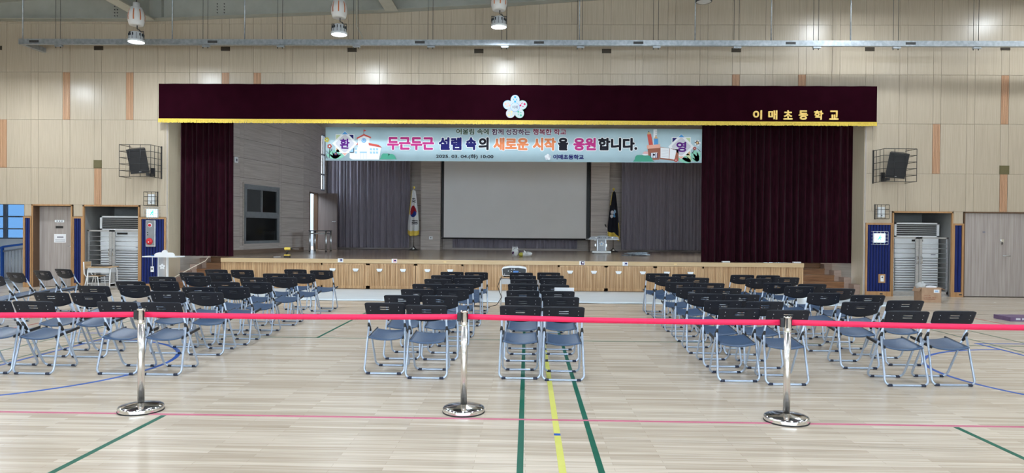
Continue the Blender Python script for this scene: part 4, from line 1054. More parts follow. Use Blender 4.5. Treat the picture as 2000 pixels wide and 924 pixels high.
for x, z, s_, lb in ((-9.86, 3.25, 1, 'black loudspeaker in a wire cage left of the stage'), (9.10, 3.26, -1, 'black loudspeaker in a wire cage right of the stage')):
    e = empty('caged_loudspeaker', (x, WY, z)); tag(e, lb, 'loudspeaker')
    T = Matrix.Translation((-0.04 * s_, -0.26, 0.03)) @ Matrix.Rotation(math.radians(16 * s_), 4, 'Z') @ Matrix.Rotation(math.radians(7 * -s_), 4, 'Y') @ Matrix.Rotation(math.radians(14), 4, 'X')
    cb = MB().prism([(-0.22, -0.13), (0.22, -0.13), (0.14, 0.14), (-0.14, 0.14)], -0.31, 0.31, 'xy', T).build('cabinet', 'black', e)
    MB().box(-0.20, 0.20, -0.138, -0.130, -0.29, 0.29, T).build('front_grille', 'rubber', cb)
    MB().box(-0.02, 0.03, -0.142, -0.138, -0.275, -0.258, T).build('badge', 'rivet', cb)
    BX(-0.02 + 0.18 * s_, 0.05 + 0.18 * s_, -0.30, -0.0, -0.36, -0.29).build('bracket', 'black', e)
    BX(0.18 * s_ - 0.03, 0.18 * s_ + 0.05, -0.06, 0, -0.36, -0.14).build('wall_plate', 'black', e)
    cage(e, -0.40, 0.40, -0.52, 0, -0.40, 0.40, 3, 5, 0.007)
    for yy in (-0.17, -0.34): MB().tube([(0.40 * s_, yy, -0.4), (0.40 * s_, yy, 0.4)], 0.007, 5).build('cage_wire', 'black', e)
    BX(0.40 * s_ - 0.012, 0.40 * s_ + 0.012, -0.03, 0, -0.42, 0.42).build('mounting_bar', 'black', e)
e = empty('paper_notice', (OR - 0.001, 17.58, 1.46)); tag(e, 'white paper notice on the reveal right of the stage', 'notice')
BX(-0.003, 0, -0.10, 0.10, -0.22, 0.22).build('sheet', 'paper', e)
for k in range(7): BX(-0.0045, -0.003, -0.07, 0.07, 0.15 - k * 0.05, 0.165 - k * 0.05).build('print_line', 'pr_lgrey', e)

# ================================================================== THINGS ON THE STAGE
def marks(parent, x0, x1, z0, z1, y, n, seed, mat='pr_black', groups=None):
    # unreadable dark print strokes
    rnd = random.Random(seed); mb = MB(); w = (x1 - x0) / n
    for i in range(n):
        if groups and i in groups: continue
        a = x0 + i * w
        for _ in range(3):
            if rnd.random() < 0.5: zz = rnd.uniform(z0, z1 - 0.15 * (z1 - z0)); mb.box(a + 0.08 * w, a + 0.85 * w, y - 0.001, y, zz, zz + 0.2 * (z1 - z0))
            else: xx = a + rnd.uniform(0.05, 0.6) * w; mb.box(xx, xx + 0.22 * w, y - 0.001, y, z0, z1)
    return mb.build('print_mark', mat, parent)
def flag_stand(x, y, label, kind, seed):
    e = empty('flag_stand', (x, y, SH)); tag(e, label, 'flag')
    MB().lathe([(0.20, 0), (0.20, 0.015), (0.10, 0.05), (0.05, 0.11), (0.03, 0.14)], 20).build('base', 'black', e)
    MB().lathe([(0.055, 0.02), (0.05, 0.07), (0.02, 0.12)], 14, (0.0, -0.10, 0)).build('base_ornament', 'chrome', e)
    MB().cyl((0, 0, 0.1), (0, 0, 2.33), 0.016, 10).build('pole', 'chrome', e)
    MB().lathe([(0.0, 0), (0.02, 0.01), (0.045, 0.05), (0.04, 0.085), (0.0, 0.10)], 14, (0, 0, 2.33)).build('finial', 'gold', e)
    rnd = random.Random(seed); ph = [rnd.uniform(0, 6) for _ in range(3)]
    H = 1.85; zt = 2.28
    def fn(u, v):      # u across the folds, v from top to bottom
        w = 0.055 + 0.165 * min(1, v * 1.25) ** 0.8
        sag = 0.10 * math.sin(PI * u) * v * (1 if kind == 'nation' else 0) + (0.22 * u * v if kind != 'nation' else 0)
        xx = (u - 0.5) * 2 * w
        yy = -0.07 - 0.09 * math.sin(PI * u) + 0.028 * math.sin(u * 15 + ph[0] + v * 2) * (0.3 + v)
        return (xx, yy, zt - (H - 0.2) * v - sag - 0.02 * math.sin(u * 9))
    NU, NV = 36, 116
    def pat(u, v):
        if v > (0.89 + 0.03 * abs(u - 0.5)): return 1
        if u < 0.10 and v < 0.55 and kind == 'nation': return 1
        if kind == 'nation':
            cx, cy = (u - 0.50) * 0.40, (v - 0.47) * 1.65
            if cx * cx * 1.4 + cy * cy * 0.62 < 0.165 ** 2: return 2 if cy + 0.06 * math.sin(cx * 20) < 0.045 else 3
            for t, c0 in ((0.185, 0.58), (0.665, 0.62)):
                if abs(u - c0) < 0.27 and 0 < v - t < 0.086 and int((v - t) / 0.01725) % 2 == 0:
                    return 4
        else:
            if u < 0.08 and v < 0.3: return 1
            if u > 0.94 and v > 0.62: return 1
            for px, py, m_ in ((0.30, 0.45, 2), (0.28, 0.535, 2), (0.50, 0.47, 3), (0.52, 0.53, 4), (0.62, 0.42, 3)):
                if ((u - px) * 0.36) ** 2 + ((v - py) * 1.6) ** 2 < (0.062 if m_ == 2 else 0.045) ** 2: return m_
        return 0
    mats = ['pr_flagwhite', 'gold', 'pr_flagred', 'pr_flagblue', 'pr_black'] if kind == 'nation' else ['pr_black', 'gold', 'pr_lgrey', 'pr_lblue', 'pr_blue']
    MB().grid(fn, NU, NV, mat=pat).build('flag_cloth', mats, e, solid=0.004)
    return e
flag_stand(-4.33, 25.85, 'national flag with red and blue circle hanging on a pole', 'nation', 2)
flag_stand(3.26, 25.95, 'black flag with gold fringe hanging beside the stage lectern', 'school', 3)

e = empty('stage_lectern', (2.57, 23.8, SH)); tag(e, 'grey metal lectern with flower emblem standing on the stage', 'lectern')
BX(-0.33, 0.33, -0.20, 0.25, 0.02, 0.10).build('base', 'white_metal', e, bevel=0.02)
for x in (-0.27, 0.27):
    for y in (-0.14, 0.2): MB().cyl((x, y, 0), (x, y, 0.03), 0.025, 10).build('foot', 'rubber', e)
BX(-0.12, 0.13, -0.08, 0.10, 0.10, 0.50).build('post', 'lectern_grey', e)
fp = BX(-0.135, 0.145, -0.10, -0.08, 0.10, 0.50).build('front_plate', 'lectern_grey', e)
for x in (-0.14, 0.15): BX(x - 0.012, x + 0.012, -0.10, 0.10, 0.10, 0.50).build('side_rail', 'brushed', e)
for x in (-0.20, 0.18): BX(x - 0.02, x + 0.02, -0.06, 0.06, 0.26, 0.34).build('side_knob', 'brushed', e)
fe = empty('emblem_mount', (0.005, -0.10, 0.345)); fe.parent = e
for i in range(5):
    a = PI / 2 + i * 2 * PI / 5
    MB().prism(disc(0.052 * math.cos(a), 0.052 * math.sin(a), 0.038, 14, 0.034, a), -0.006, 0, 'xz').build('emblem_petal', 'pr_white', fe)
MB().prism(disc(0, 0, 0.03, 14), -0.008, -0.001, 'xz').build('emblem_centre', 'pr_lblue', fe)
BX(-0.52, 0.60, -0.26, 0.28, 0.49, 0.51).build('top_board', 'frost', e)
prof = [(-0.44, 0.51), (0.58, 0.51), (0.565, 0.57), (0.50, 0.60), (0.22, 0.605), (0.12, 0.635), (-0.08, 0.635), (-0.17, 0.605), (-0.37, 0.60), (-0.42, 0.57)]
cr = MB().prism(prof, -0.25, -0.23, 'xz').build('front_crest', 'lectern_grey', e)
marks(e, -0.14, 0.30, 0.545, 0.585, -0.251, 9, 5, groups=(3, 6))
for x in (-0.20, 0.36): MB().prism(disc(x, 0.565, 0.025, 12), -0.254, -0.25, 'xz').build('emblem_dot', 'pr_white', e)
MB().tube([(0.22, 0.05, 0.51), (0.22, 0.05, 0.72), (0.20, 0.02, 0.83), (0.16, -0.02, 0.95)], [0.012, 0.009, 0.006, 0.006], 8).build('microphone_stalk', 'chrome', e)
MB().tube([(0.165, -0.015, 0.94), (0.13, -0.05, 1.02)], [0.016, 0.024], 10).build('microphone', 'black', e)

e = empty('side_table', (-7.2, 23.2, SH)); tag(e, 'small table with silver legs beside the open stage door', 'table')
BX(-0.30, 0.33, -0.02, 0.62, 0.70, 0.73).build('table_top', 'lamp_dark', e)
BX(-0.25, 0.28, 0.03, 0.57, 0.60, 0.64).build('apron', 'brushed', e)
for x in (-0.27, 0.29):
    for y in (0.02, 0.58):
        l = MB().cyl((x, y, 0.03), (x, y, 0.70), 0.035, 10).build('leg', 'brushed', e)
        MB().cyl((x, y, 0), (x, y, 0.03), 0.028, 10).build('rubber_foot', 'rubber', l)

e = empty('power_drill', (-6.50, 18.35, SH)); tag(e, 'yellow and black cordless power drill standing on the stage', 'drill')
BX(-0.10, 0.06, -0.05, 0.05, 0, 0.05).build('battery', 'black', e, bevel=0.008)
BX(-0.095, 0.055, -0.045, 0.045, 0.05, 0.085).build('battery_top', 'tool_yellow', e, bevel=0.008)
MB().tube([(-0.04, 0, 0.08), (-0.015, 0, 0.17), (0.0, 0, 0.21)], [0.026, 0.022, 0.026], 10).build('grip', 'black', e)
MB().tube([(-0.09, 0, 0.235), (-0.07, 0, 0.24), (0.03, 0, 0.24), (0.075, 0, 0.24)], [0.035, 0.043, 0.043, 0.034], 12).build('motor_housing', 'tool_yellow', e)
MB().tube([(0.075, 0, 0.24), (0.12, 0, 0.24)], [0.028, 0.018], 10).build('chuck', 'black', e)
MB().tube([(0.12, 0, 0.24), (0.30, 0, 0.235)], 0.006, 6).build('drill_bit', 'brushed', e)
e = empty('pliers', (-6.78, 18.30, SH)); tag(e, 'small hand tool lying left of the yellow drill', 'tool')
MB().tube([(-0.11, 0.0, 0.015), (-0.02, 0.02, 0.018), (0.04, 0, 0.02)], [0.012, 0.013, 0.01], 8).build('handle', 'black', e)
MB().tube([(-0.08, -0.04, 0.015), (0.0, -0.01, 0.018), (0.10, 0.01, 0.02)], [0.012, 0.012, 0.010], 8).build('jaw', 'brushed', e)

def lump(name, rx, ry, rz, seed, mat, parent, c=(0, 0, 0), n=18, amp=0.22):
    rnd = random.Random(seed); k = [(rnd.uniform(2, 6), rnd.uniform(2, 6), rnd.uniform(0, 6)) for _ in range(4)]
    mb = MB()
    def fn(u, v):
        a = 2 * PI * u; b = PI * v
        d = 1 + amp * sum(math.sin(p * a + q * b + r) for p, q, r in [(round(x[0]), x[1], x[2]) for x in k]) / 3
        z = math.cos(b) * d
        return (c[0] + rx * math.sin(b) * math.cos(a) * d, c[1] + ry * math.sin(b) * math.sin(a) * d, c[2] + max(-0.98, z) * rz + rz)
    return mb.grid(fn, n, 12).build(name, mat, parent)
e = empty('plastic_bag', (-0.37, 20.6, SH)); tag(e, 'upright crumpled white plastic bag on the middle of the stage', 'bag')
lump('bag_body', 0.10, 0.08, 0.13, 3, 'plastic_film', e, amp=0.3)
for x in (-0.07, -0.01, 0.05): MB().tube([(x, 0, 0.20), (x + 0.01, 0, 0.31), (x + 0.03, 0, 0.22)], [0.022, 0.012, 0.02], 7).build('bag_handle', 'pr_white', e)
BX(-0.085, -0.03, -0.078, -0.06, 0.07, 0.15).build('bag_print', 'pr_plum', e)
e = empty('plastic_bag', (-0.08, 20.55, SH)); tag(e, 'flat clear plastic bag with olive contents on the stage', 'bag')
lump('bag_body', 0.16, 0.09, 0.075, 6, 'plastic_film', e, (0.06, 0, 0), amp=0.25)
lump('olive_bundle', 0.075, 0.06, 0.062, 9, 'olive', e, (-0.11, -0.02, 0), amp=0.12)
MB().tube([(0.02, -0.05, 0.12), (-0.02, -0.05, 0.19)], [0.03, 0.012], 7).build('bag_knot', 'pr_white', e)
e = empty('cable_coil', (3.45, 21.9, SH)); tag(e, 'loose grey-blue cable coil lying on the right of the stage', 'cable')
rnd = random.Random(12)
P = [(-0.42, 0.0, 0.02), (-0.30, -0.05, 0.02)]
for i in range(46):
    a = i * 0.55; r = 0.20 + 0.07 * math.sin(i * 0.7)
    P.append((0.08 + r * 1.5 * math.cos(a) + rnd.uniform(-0.03, 0.03), r * math.sin(a) + rnd.uniform(-0.03, 0.03), 0.02 + 0.0017 * i + rnd.uniform(0, 0.012)))
MB().tube(P, 0.017, 7).build('cable', 'cable_grey', e)

# ================================================================== THINGS ON THE HALL FLOOR
def mat_fn(u, v): return (-8.35 + 16.6 * u, 14.9 + 2.88 * v, 0.008 + 0.004 * math.sin(u * 90 + 3 * math.sin(v * 4)) * (1 - v) + 0.002)
o = MB().grid(mat_fn, 160, 8).build('floor_cover', 'mat_cover', solid=0.004); tag(o, 'pale blue-white floor cover laid in front of the stage', 'floor cover')
o.location.z = 0.002

# floor lectern at left
e = empty('floor_lectern', (-8.92, 16.35, 0)); tag(e, 'clear acrylic lectern with white cloud-shaped top left of the stage', 'lectern')
BX(-0.28, 0.40, -0.22, 0.24, 0, 0.04).build('base', 'white_plastic', e, bevel=0.01)
BX(-0.03, 0.16, -0.02, 0.04, 0.04, 0.86).build('post', 'acrylic', e)
for x in (-0.045, 0.165): BX(x, x + 0.015, -0.03, 0.05, 0.04, 0.86).build('post_edge', 'white_plastic', e)
BX(-0.36, 0.48, -0.15, 0.25, 0.86, 0.885).build('top_board', 'white_plastic', e)
pf = [(-0.05, 0.86), (0.44, 0.86), (0.44, 0.93), (0.40, 0.975), (0.33, 0.98)] + arc2(0.20, 0.965, 0.075, 0.2, PI - 0.2, 8) + [(0.06, 0.98), (-0.01, 0.965), (-0.05, 0.93)]
MB().prism(pf, -0.17, -0.15, 'xz').build('cloud_crest', 'white_plastic', e)
for i in range(5):
    a = PI / 2 + i * 2 * PI / 5
    MB().prism(disc(0.065 + 0.042 * math.cos(a), 0.63 + 0.042 * math.sin(a), 0.03, 12, 0.026, a), -0.03, -0.02, 'xz').build('emblem_petal', 'pr_white', e)
e2 = empty('phone', (-9.05, 16.30, 0.885)); tag(e2, 'small dark gadget lying on the white floor lectern', 'gadget')
BX(-0.05, 0.07, -0.03, 0.03, 0.0, 0.02).build('body', 'lcd_blue', e2); BX(-0.03, 0.03, -0.02, 0.02, 0.02, 0.045).build('top', 'black', e2)

def school_desk(name, x, y, rz, label, h=0.60, w=0.60, d=0.42):
    e = empty(name, (x, y, 0), rz); tag(e, label, 'desk')
    BX(-w / 2, w / 2, -d / 2, d / 2, h - 0.022, h).build('desk_top', 'desk_wood', e, bevel=0.006)
    BX(-w / 2 + 0.05, w / 2 - 0.05, -d / 2 + 0.02, d / 2 - 0.06, h - 0.15, h - 0.03).build('book_box', 'frost', e)
    for s_ in (-1, 1):
        X = s_ * (w / 2 - 0.035)
        MB().tube([(X, -d / 2 + 0.01, 0.0), (X, -d / 2 + 0.05, h - 0.10), (X, -d / 2 + 0.09, h - 0.035), (X, d / 2 - 0.09, h - 0.035), (X, d / 2 - 0.05, h - 0.10), (X, d / 2 - 0.01, 0.0)], 0.015, 8).build('leg_frame', 'white_plastic', e)
        MB().tube([(X, -d / 2 + 0.02, 0.16), (X, d / 2 - 0.02, 0.16)], 0.012, 8).build('stretcher', 'white_plastic', e)
    return e
school_desk('school_desk', -10.72, 16.95, PI / 2 * 0 + 0.05, 'small wooden school desk with white legs by the left gate', 0.585, 0.62, 0.40)
e = empty('school_chair', (-10.93, 17.0, 0), -PI / 2 + 0.1); tag(e, 'small wooden school chair with white frame behind the desk', 'chair')
BX(-0.17, 0.17, -0.15, 0.17, 0.33, 0.35).build('seat', 'desk_wood', e, bevel=0.005)
BX(-0.16, 0.16, -0.205, -0.19, 0.52, 0.70).build('backrest', 'desk_wood', e, bevel=0.005)
for s_ in (-1, 1):
    MB().tube([(s_ * 0.16, 0.17, 0.0), (s_ * 0.16, 0.13, 0.33), (s_ * 0.16, -0.14, 0.33), (s_ * 0.16, -0.19, 0.40), (s_ * 0.165, -0.205, 0.70)], 0.013, 8).build('side_frame', 'white_plastic', e)
    MB().tube([(s_ * 0.16, -0.12, 0.33), (s_ * 0.16, -0.20, 0.0)], 0.013, 8).build('leg', 'white_plastic', e)
e = empty('laptop', (-10.74, 16.95, 0.585), 0.05); tag(e, 'closed black laptop lying on the small school desk', 'laptop')
BX(-0.19, 0.19, -0.13, 0.13, 0, 0.014).build('base', 'black', e, bevel=0.004); BX(-0.19, 0.19, -0.13, 0.13, 0.015, 0.024).build('lid', 'lamp_dark', e, bevel=0.004)

school_desk('school_desk', -0.27, 14.45, 0.0, 'small school desk carrying the projector in front of the stage', 0.605, 0.64, 0.42)
e = empty('projector', (-0.27, 14.42, 0.605)); tag(e, 'white projector with black connector panel on a small desk', 'projector')
pb = [(-0.25, 0.04), (-0.235, 0.025), (0.235, 0.025), (0.25, 0.04), (0.262, 0.17), (0.24, 0.20), (0.12, 0.222), (-0.12, 0.222), (-0.24, 0.20), (-0.262, 0.17)]
bd = MB().prism(pb, -0.19, 0.19, 'xz').build('body', 'white_plastic', e, bevel=0.012)
pk = [(-0.235, 0.045), (0.235, 0.045), (0.245, 0.165), (0.22, 0.182), (0.10, 0.20), (-0.10, 0.20), (-0.22, 0.182), (-0.245, 0.165)]
MB().prism(pk, -0.198, -0.188, 'xz').build('connector_panel', 'lamp_dark', e)
BX(-0.02, 0.09, -0.203, -0.198, 0.085, 0.135).build('port_block', 'lcd_blue', e)
for x, z in ((-0.12, 0.13), (-0.06, 0.12), (-0.20, 0.065), (-0.05, 0.17), (0.0, 0.17), (0.12, 0.10)): BX(x - 0.008, x + 0.008, -0.203, -0.198, z - 0.007, z + 0.007).build('port', 'white_plastic', e)
for x in (-0.2, 0.2): MB().cyl((x, 0.1, 0), (x, 0.1, 0.03), 0.02, 10).build('foot', 'black', e); MB().cyl((x, -0.14, 0), (x, -0.14, 0.03), 0.02, 10).build('foot', 'black', e)
o = MB().tube([(-0.53, 14.18, 0.62), (-0.56, 14.16, 0.55), (-0.61, 14.15, 0.42), (-0.56, 14.14, 0.28), (-0.52, 14.10, 0.20), (-0.62, 14.0, 0.05), (-0.78, 13.95, 0.008), (-1.02, 13.98, 0.008), (-1.22, 14.05, 0.008), (-1.26, 14.16, 0.008), (-1.12, 14.22, 0.008), (-0.98, 14.1, 0.014), (-0.85, 13.92, 0.014), (-0.76, 13.82, 0.008)], 0.008, 6).build('cable', 'black')
tag(o, 'black projector cable looping down from the desk to the floor', 'cable')

# cardboard box
e = empty('cardboard_box', (9.35, 16.10, 0), -0.05); tag(e, 'open brown cardboard box in front of the right gate', 'box')
w, d, h = 0.44, 0.34, 0.345
bm_ = MB()
bm_.box(-w / 2, w / 2, -d / 2, -d / 2 + 0.006, 0, h); bm_.box(-w / 2, w / 2, d / 2 - 0.006, d / 2, 0, h); bm_.box(-w / 2, -w / 2 + 0.006, -d / 2, d / 2, 0, h); bm_.box(w / 2 - 0.006, w / 2, -d / 2, d / 2, 0, h); bm_.box(-w / 2, w / 2, -d / 2, d / 2, 0, 0.006)
bm_.build('carton', 'cardboard', e)
T = Matrix.Translation((w / 2, 0, h)) @ Matrix.Rotation(math.radians(28), 4, 'Y')
MB().box(0, 0.11, -d / 2 + 0.01, d / 2 - 0.01, -0.005, 0, T).build('flap', 'cardboard', e)
T = Matrix.Translation((-w / 2, 0, h)) @ Matrix.Rotation(math.radians(115), 4, 'Y')
MB().box(0, 0.11, -d / 2 + 0.01, d / 2 - 0.01, 0, 0.005, T).build('flap', 'cardboard', e)
lump('plastic_lining', 0.10, 0.13, 0.10, 4, 'plastic_film', e, (-0.15, 0.0, 0.25), amp=0.2)
lump('white_contents', 0.13, 0.12, 0.05, 5, 'paper', e, (0.08, 0.02, 0.275), amp=0.15)
BX(0.05, 0.175, -d / 2 - 0.002, -d / 2, 0.225, 0.30).build('shipping_label', 'paper', e)
BX(0.075, 0.145, -d / 2 - 0.003, -d / 2 - 0.002, 0.245, 0.28).build('label_print', 'pr_lblue', e)
marks(e, -0.17, -0.02, 0.155, 0.175, -d / 2 - 0.001, 10, 21, 'pr_brown'); marks(e, -0.17, 0.11, 0.095, 0.125, -d / 2 - 0.001, 12, 22, 'pr_brown', groups=(7,)); marks(e, -0.17, 0.09, 0.065, 0.085, -d / 2 - 0.001, 18, 23, 'pr_brown')
# flat purple box at the right edge of the floor
e = empty('flat_box', (9.15, 12.75, 0)); tag(e, 'flat purple printed box lying on the floor at far right', 'box')
BX(-0.30, 0.45, -0.10, 0.35, 0, 0.075).build('carton', 'purple', e)
for a, b in ((-0.20, -0.12), (-0.09, 0.0), (0.04, 0.22)): BX(a, b, -0.102, -0.10, 0.025, 0.06).build('print', 'pr_lgrey', e)
# papers on a chair in the fourth row, orange crate, yellow folder
e = empty('paper_stack', (0.50, 9.235, 0.440)); tag(e, 'stack of white papers standing on a centre-right chair seat', 'papers')
T = Matrix.Rotation(math.radians(15), 4, 'X')
for i, (a, b) in enumerate(((0, 0.0), (0.012, 0.004), (-0.01, 0.008))):
    MB().box(-0.12 + a, 0.12 + a, 0.012 * i, 0.012 * i + 0.006, 0.004, 0.40 - b, T).build('sheet', 'paper', e)
o = empty('plastic_crate', (4.42, 13.45, 0.0)); tag(o, 'orange plastic crate on the floor behind the last right chairs', 'crate')
BX(-0.16, 0.16, -0.12, 0.12, 0.0, 0.20).build('crate_body', 'orange_plastic', o, bevel=0.01)
for z in (0.05, 0.10, 0.15): BX(-0.165, 0.165, -0.125, 0.125, z, z + 0.012).build('rib', 'orange_plastic', o)

# ================================================================== FOLDING CHAIRS
def make_chair():
    r = empty('folding_chair')
    tb = 0.0115
    # rear U-shaped leg frame
    def ushape(top, foot, rc=0.055, n=5):
        (xt, yt, zt), (xf, yf) = top, foot
        P = [(-xt, yt, zt)]
        zf = tb
        # corner rounding in the plane of the frame
        for s_ in (-1, 1):
            pts = []
            for i in range(n + 1):
                a = i / n * PI / 2
                dxx = rc * (1 - math.cos(a)) if s_ < 0 else rc * (1 - math.sin(a))
                dz = rc * (1 - math.sin(a)) if s_ < 0 else rc * (1 - math.cos(a))
                k = dz / (zt - zf)
                pts.append((s_ * (xf - dxx), yf + (yt - yf) * k, zf + dz))
            P += pts
        P.append((xt, yt, zt))
        return P
    MB().tube(ushape((0.203, -0.095, 0.515), (0.221, -0.23)), tb, 8).build('rear_leg_frame', 'tube', r)
    MB().tube(ushape((0.200, -0.1845, 0.70), (0.196, 0.225)), tb, 8).build('front_leg_frame', 'tube', r)
    # seat, dished shell with dark rim
    def sf(u, v):
        x = (u - 0.5) * 2; w = 0.185 - 0.012 * v
        if v > 0.9: w -= 0.02 * ((v - 0.9) / 0.1) ** 2
        y = -0.185 + 0.42 * v
        return (x * w, y, 0.403 + 0.050 * v - 0.027 * (1 - x * x) * (1 - 0.35 * v) - 0.018 * max(0, (v - 0.85) / 0.15) ** 2)
    def smat(u, v): return 1 if (u < 0.03 or u > 0.97) else 0
    MB().grid(sf, 16, 10, mat=smat).build('seat', ['seat_plastic', 'seat_edge'], r, solid=0.012)
    for s_ in (-1, 1):
        MB().box(-0.008, 0.008, 0, 0.40, -0.026, 0.004, Matrix.Translation((s_ * 0.187, -0.15, 0.404)) @ Matrix.Rotation(math.atan(0.05 / 0.42), 4, 'X')).build('seat_rail', 'seat_edge', r, bevel=0.004)
    # backrest shell with two grip slots
    NU, NV = 22, 14
    def bf(u, v):
        x = (u - 0.5) * 2
        top = 0.785 + 0.004 * (1 - x * x) - 0.012 * max(0, (abs(x) - 0.88) / 0.12) ** 2
        bot = 0.607 + 0.048 * abs(x) ** 2.2
        z = bot + (top - bot) * v
        y = -0.258 + 0.022 * x * x + (0.785 - z) * 0.50
        return (x * (0.221 - 0.004 * (1 - v)), y - 0.004, z)
    def skip(i, j): return 9 <= i <= 12 and False
    vs = [0, 0.12, 0.25, 0.38, 0.50, 0.545, 0.61, 0.685, 0.75, 0.86, 0.95, 1.0]
    us = [0, 0.03, 0.08, 0.15, 0.23, 0.31, 0.385, 0.44, 0.50, 0.56, 0.615, 0.69, 0.77, 0.85, 0.92, 0.97, 1.0]
    mb = MB(); nu, nv = len(us) - 1, len(vs) - 1
    for v in vs:
        for u in us: mb.v.append(bf(u, v))
    for j in range(nv):
        for i in range(nu):
            if 6 <= i <= 9 and j in (5, 7): continue
            a = j * (nu + 1) + i
            mb.face((a, a + 1, a + nu + 2, a + nu + 1), True)
    mb.build('backrest', 'chair_plastic', r, solid=0.010)
    for s_ in (-1, 1):
        MB().tube([(s_ * 0.203, -0.115, 0.545), (s_ * 0.203, -0.085, 0.50), (s_ * 0.200, -0.045, 0.455)], [0.012, 0.019, 0.014], 8).build('hinge', 'rubber', r)
        MB().tube([(s_ * 0.17 - 0.026, -0.23, tb), (s_ * 0.17 + 0.018, -0.23, tb)], tb + 0.004, 8).build('foot_cap', 'foot_cap', r)
        MB().tube([(s_ * 0.14 - 0.022, 0.225, tb), (s_ * 0.14 + 0.022, 0.225, tb)], tb + 0.003, 8).build('foot_cap', 'foot_cap', r)
        for z in (0.742, 0.70):
            x = s_ * 0.155; u = x / 0.22
            y = -0.258 + 0.022 * u * u + (0.785 - z) * 0.50 - 0.004
            MB().lathe([(0.005, 0), (0.004, 0.003), (0, 0.003)], 8).build('rivet', 'rivet', r, (x, y - 0.010, z)).rotation_euler = (PI / 2, 0, 0)
    return r
BLK = {
 'outer left block': ([(-5.94, 12.88), (-5.95, 11.95), (-5.86, 10.88), (-5.85, 9.93), (-5.85, 9.1), (-5.78, 8.15), (-5.76, 7.19)],
                      [(-5.44, 12.86), (-5.42, 11.85), (-5.48, 11.1), (-5.41, 9.99), (-5.44, 9.25), (-5.33, 8.14), (-5.30, 7.18)]),
 'inner left block': ([(-4.51, 13.15), (-4.45, 11.92), (-4.44, 10.96), (-4.46, 9.97), (-4.43, 9.10), (-4.52, 8.45), (-4.41, 7.22)],
                      [(-3.94, 12.95), (-3.97, 11.95), (-3.99, 11.03), (-4.0, 9.99), (-4.0, 9.15), (-4.0, 8.38), (-3.93, 7.22)]),
 'centre-left block': ([(-1.42, 12.9), (-1.47, 11.93), (-1.44, 11.02), (-1.46, 9.99), (-1.48, 9.13), (-1.53, 8.28), (-1.555, 7.42)],
                       [(-0.97, 12.85), (-1.0, 11.95), (-0.99, 11.2), (-1.01, 10.04), (-1.01, 9.22), (-1.06, 8.26), (-1.065, 7.22)]),
 'centre-right block': ([(-0.11, 12.85), (-0.06, 12.05), (-0.05, 11.15), (-0.06, 10.2), (-0.05, 9.1), (-0.04, 8.24), (-0.07, 7.27)],
                        [(0.41, 12.98), (0.43, 12.15), (0.44, 11.4), (0.40, 10.11), (0.41, 9.06), (0.41, 8.27), (0.395, 7.21)]),
 'inner right block': ([(2.50, 13.05), (2.52, 12.15), (2.43, 10.85), (2.39, 9.88), (2.33, 8.92), (2.31, 8.05), (2.27, 7.28)],
                       [(2.94, 12.9), (2.94, 11.95), (2.87, 10.75), (2.84, 9.8), (2.78, 8.86), (2.77, 8.0), (2.72, 7.15)]),
 'outer right block': ([(4.04, 12.85), (4.01, 11.87), (3.98, 10.90), (4.10, 10.26), (4.03, 9.2), (3.92, 8.06), (3.97, 7.17)],
                       [(4.50, 12.82), (4.66, 12.30), (4.47, 10.76), (4.51, 9.97), (4.40, 8.97), (4.56, 8.3), (4.48, 7.22)])}
ordn = ['first', 'second', 'third', 'fourth', 'fifth', 'sixth', 'seventh']
chair0 = make_chair(); used = False
GRP = 'folding chairs set out in rows facing the stage'
rnd = random.Random(31)
def place_chair(x, y, rz, label):
    global used
    c = copy_tree(chair0) if used else chair0
    used = True
    c.location = (x, y + 0.23, 0); c.rotation_euler = (0, 0, rz)
    tag(c, label, 'chair', GRP)
for bl, cols_ in BLK.items():
    for i in range(7):
        (xa, ya), (xb, yb) = cols_[0][i], cols_[1][i]
        g_ = max(0.0, 0.465 - (xb - xa)) / 2
        cols_[0][i] = (xa - g_, ya); cols_[1][i] = (xb + g_, yb)
    for s_, col in zip(('left', 'right'), cols_):
        for i, (x, y) in enumerate(col):
            place_chair(x, y, math.radians(rnd.uniform(-1.0, 1.0)), 'black folding chair, %s row from the stage, %s, %s seat' % (ordn[i], bl, s_))
for (x, y, a), w in zip(((-8.62, 12.55, -20), (-8.66, 12.05, -20), (-8.72, 11.48, -20), (-8.52, 10.75, -18)), ('farthest', 'second farthest', 'second nearest', 'nearest')):
    place_chair(x, y, math.radians(a), 'black folding chair turned to the right at far left, %s of the four' % w)

# ================================================================== ROPE STANCHIONS
def make_stanchion():
    r = empty('belt_stanchion')
    MB().lathe([(0.184, 0.0), (0.186, 0.010)], 40).build('rubber_ring', 'rubber', r)
    MB().lathe([(0.182, 0.010), (0.184, 0.034), (0.178, 0.044), (0.165, 0.050), (0.10, 0.060), (0.04, 0.068), (0.03, 0.070)], 48, caps=False).build('base', 'chrome', r)
    MB().lathe([(0.0285, 0.066), (0.0285, 0.765)], 24).build('post', 'satin_steel', r)
    MB().lathe([(0.030, 0.762), (0.030, 0.766)], 24).build('ring', 'cream_ring', r)
    MB().lathe([(0.0305, 0.766), (0.0305, 0.872), (0.034, 0.874), (0.034, 0.884), (0.031, 0.888), (0.0, 0.888)], 24, caps=False).build('head', 'chrome', r)
    for a in (0, PI / 2, PI, 3 * PI / 2):
        MB().box(-0.006, 0.006, -0.033, -0.029, 0.79, 0.868, Matrix.Rotation(a - 0.5, 4, 'Z')).build('belt_slot', 'black', r)
    BX(-0.062, -0.028, -0.014, 0.014, 0.795, 0.872).build('belt_clip', 'black', r, bevel=0.004)
    return r
st0 = make_stanchion(); us_ = False
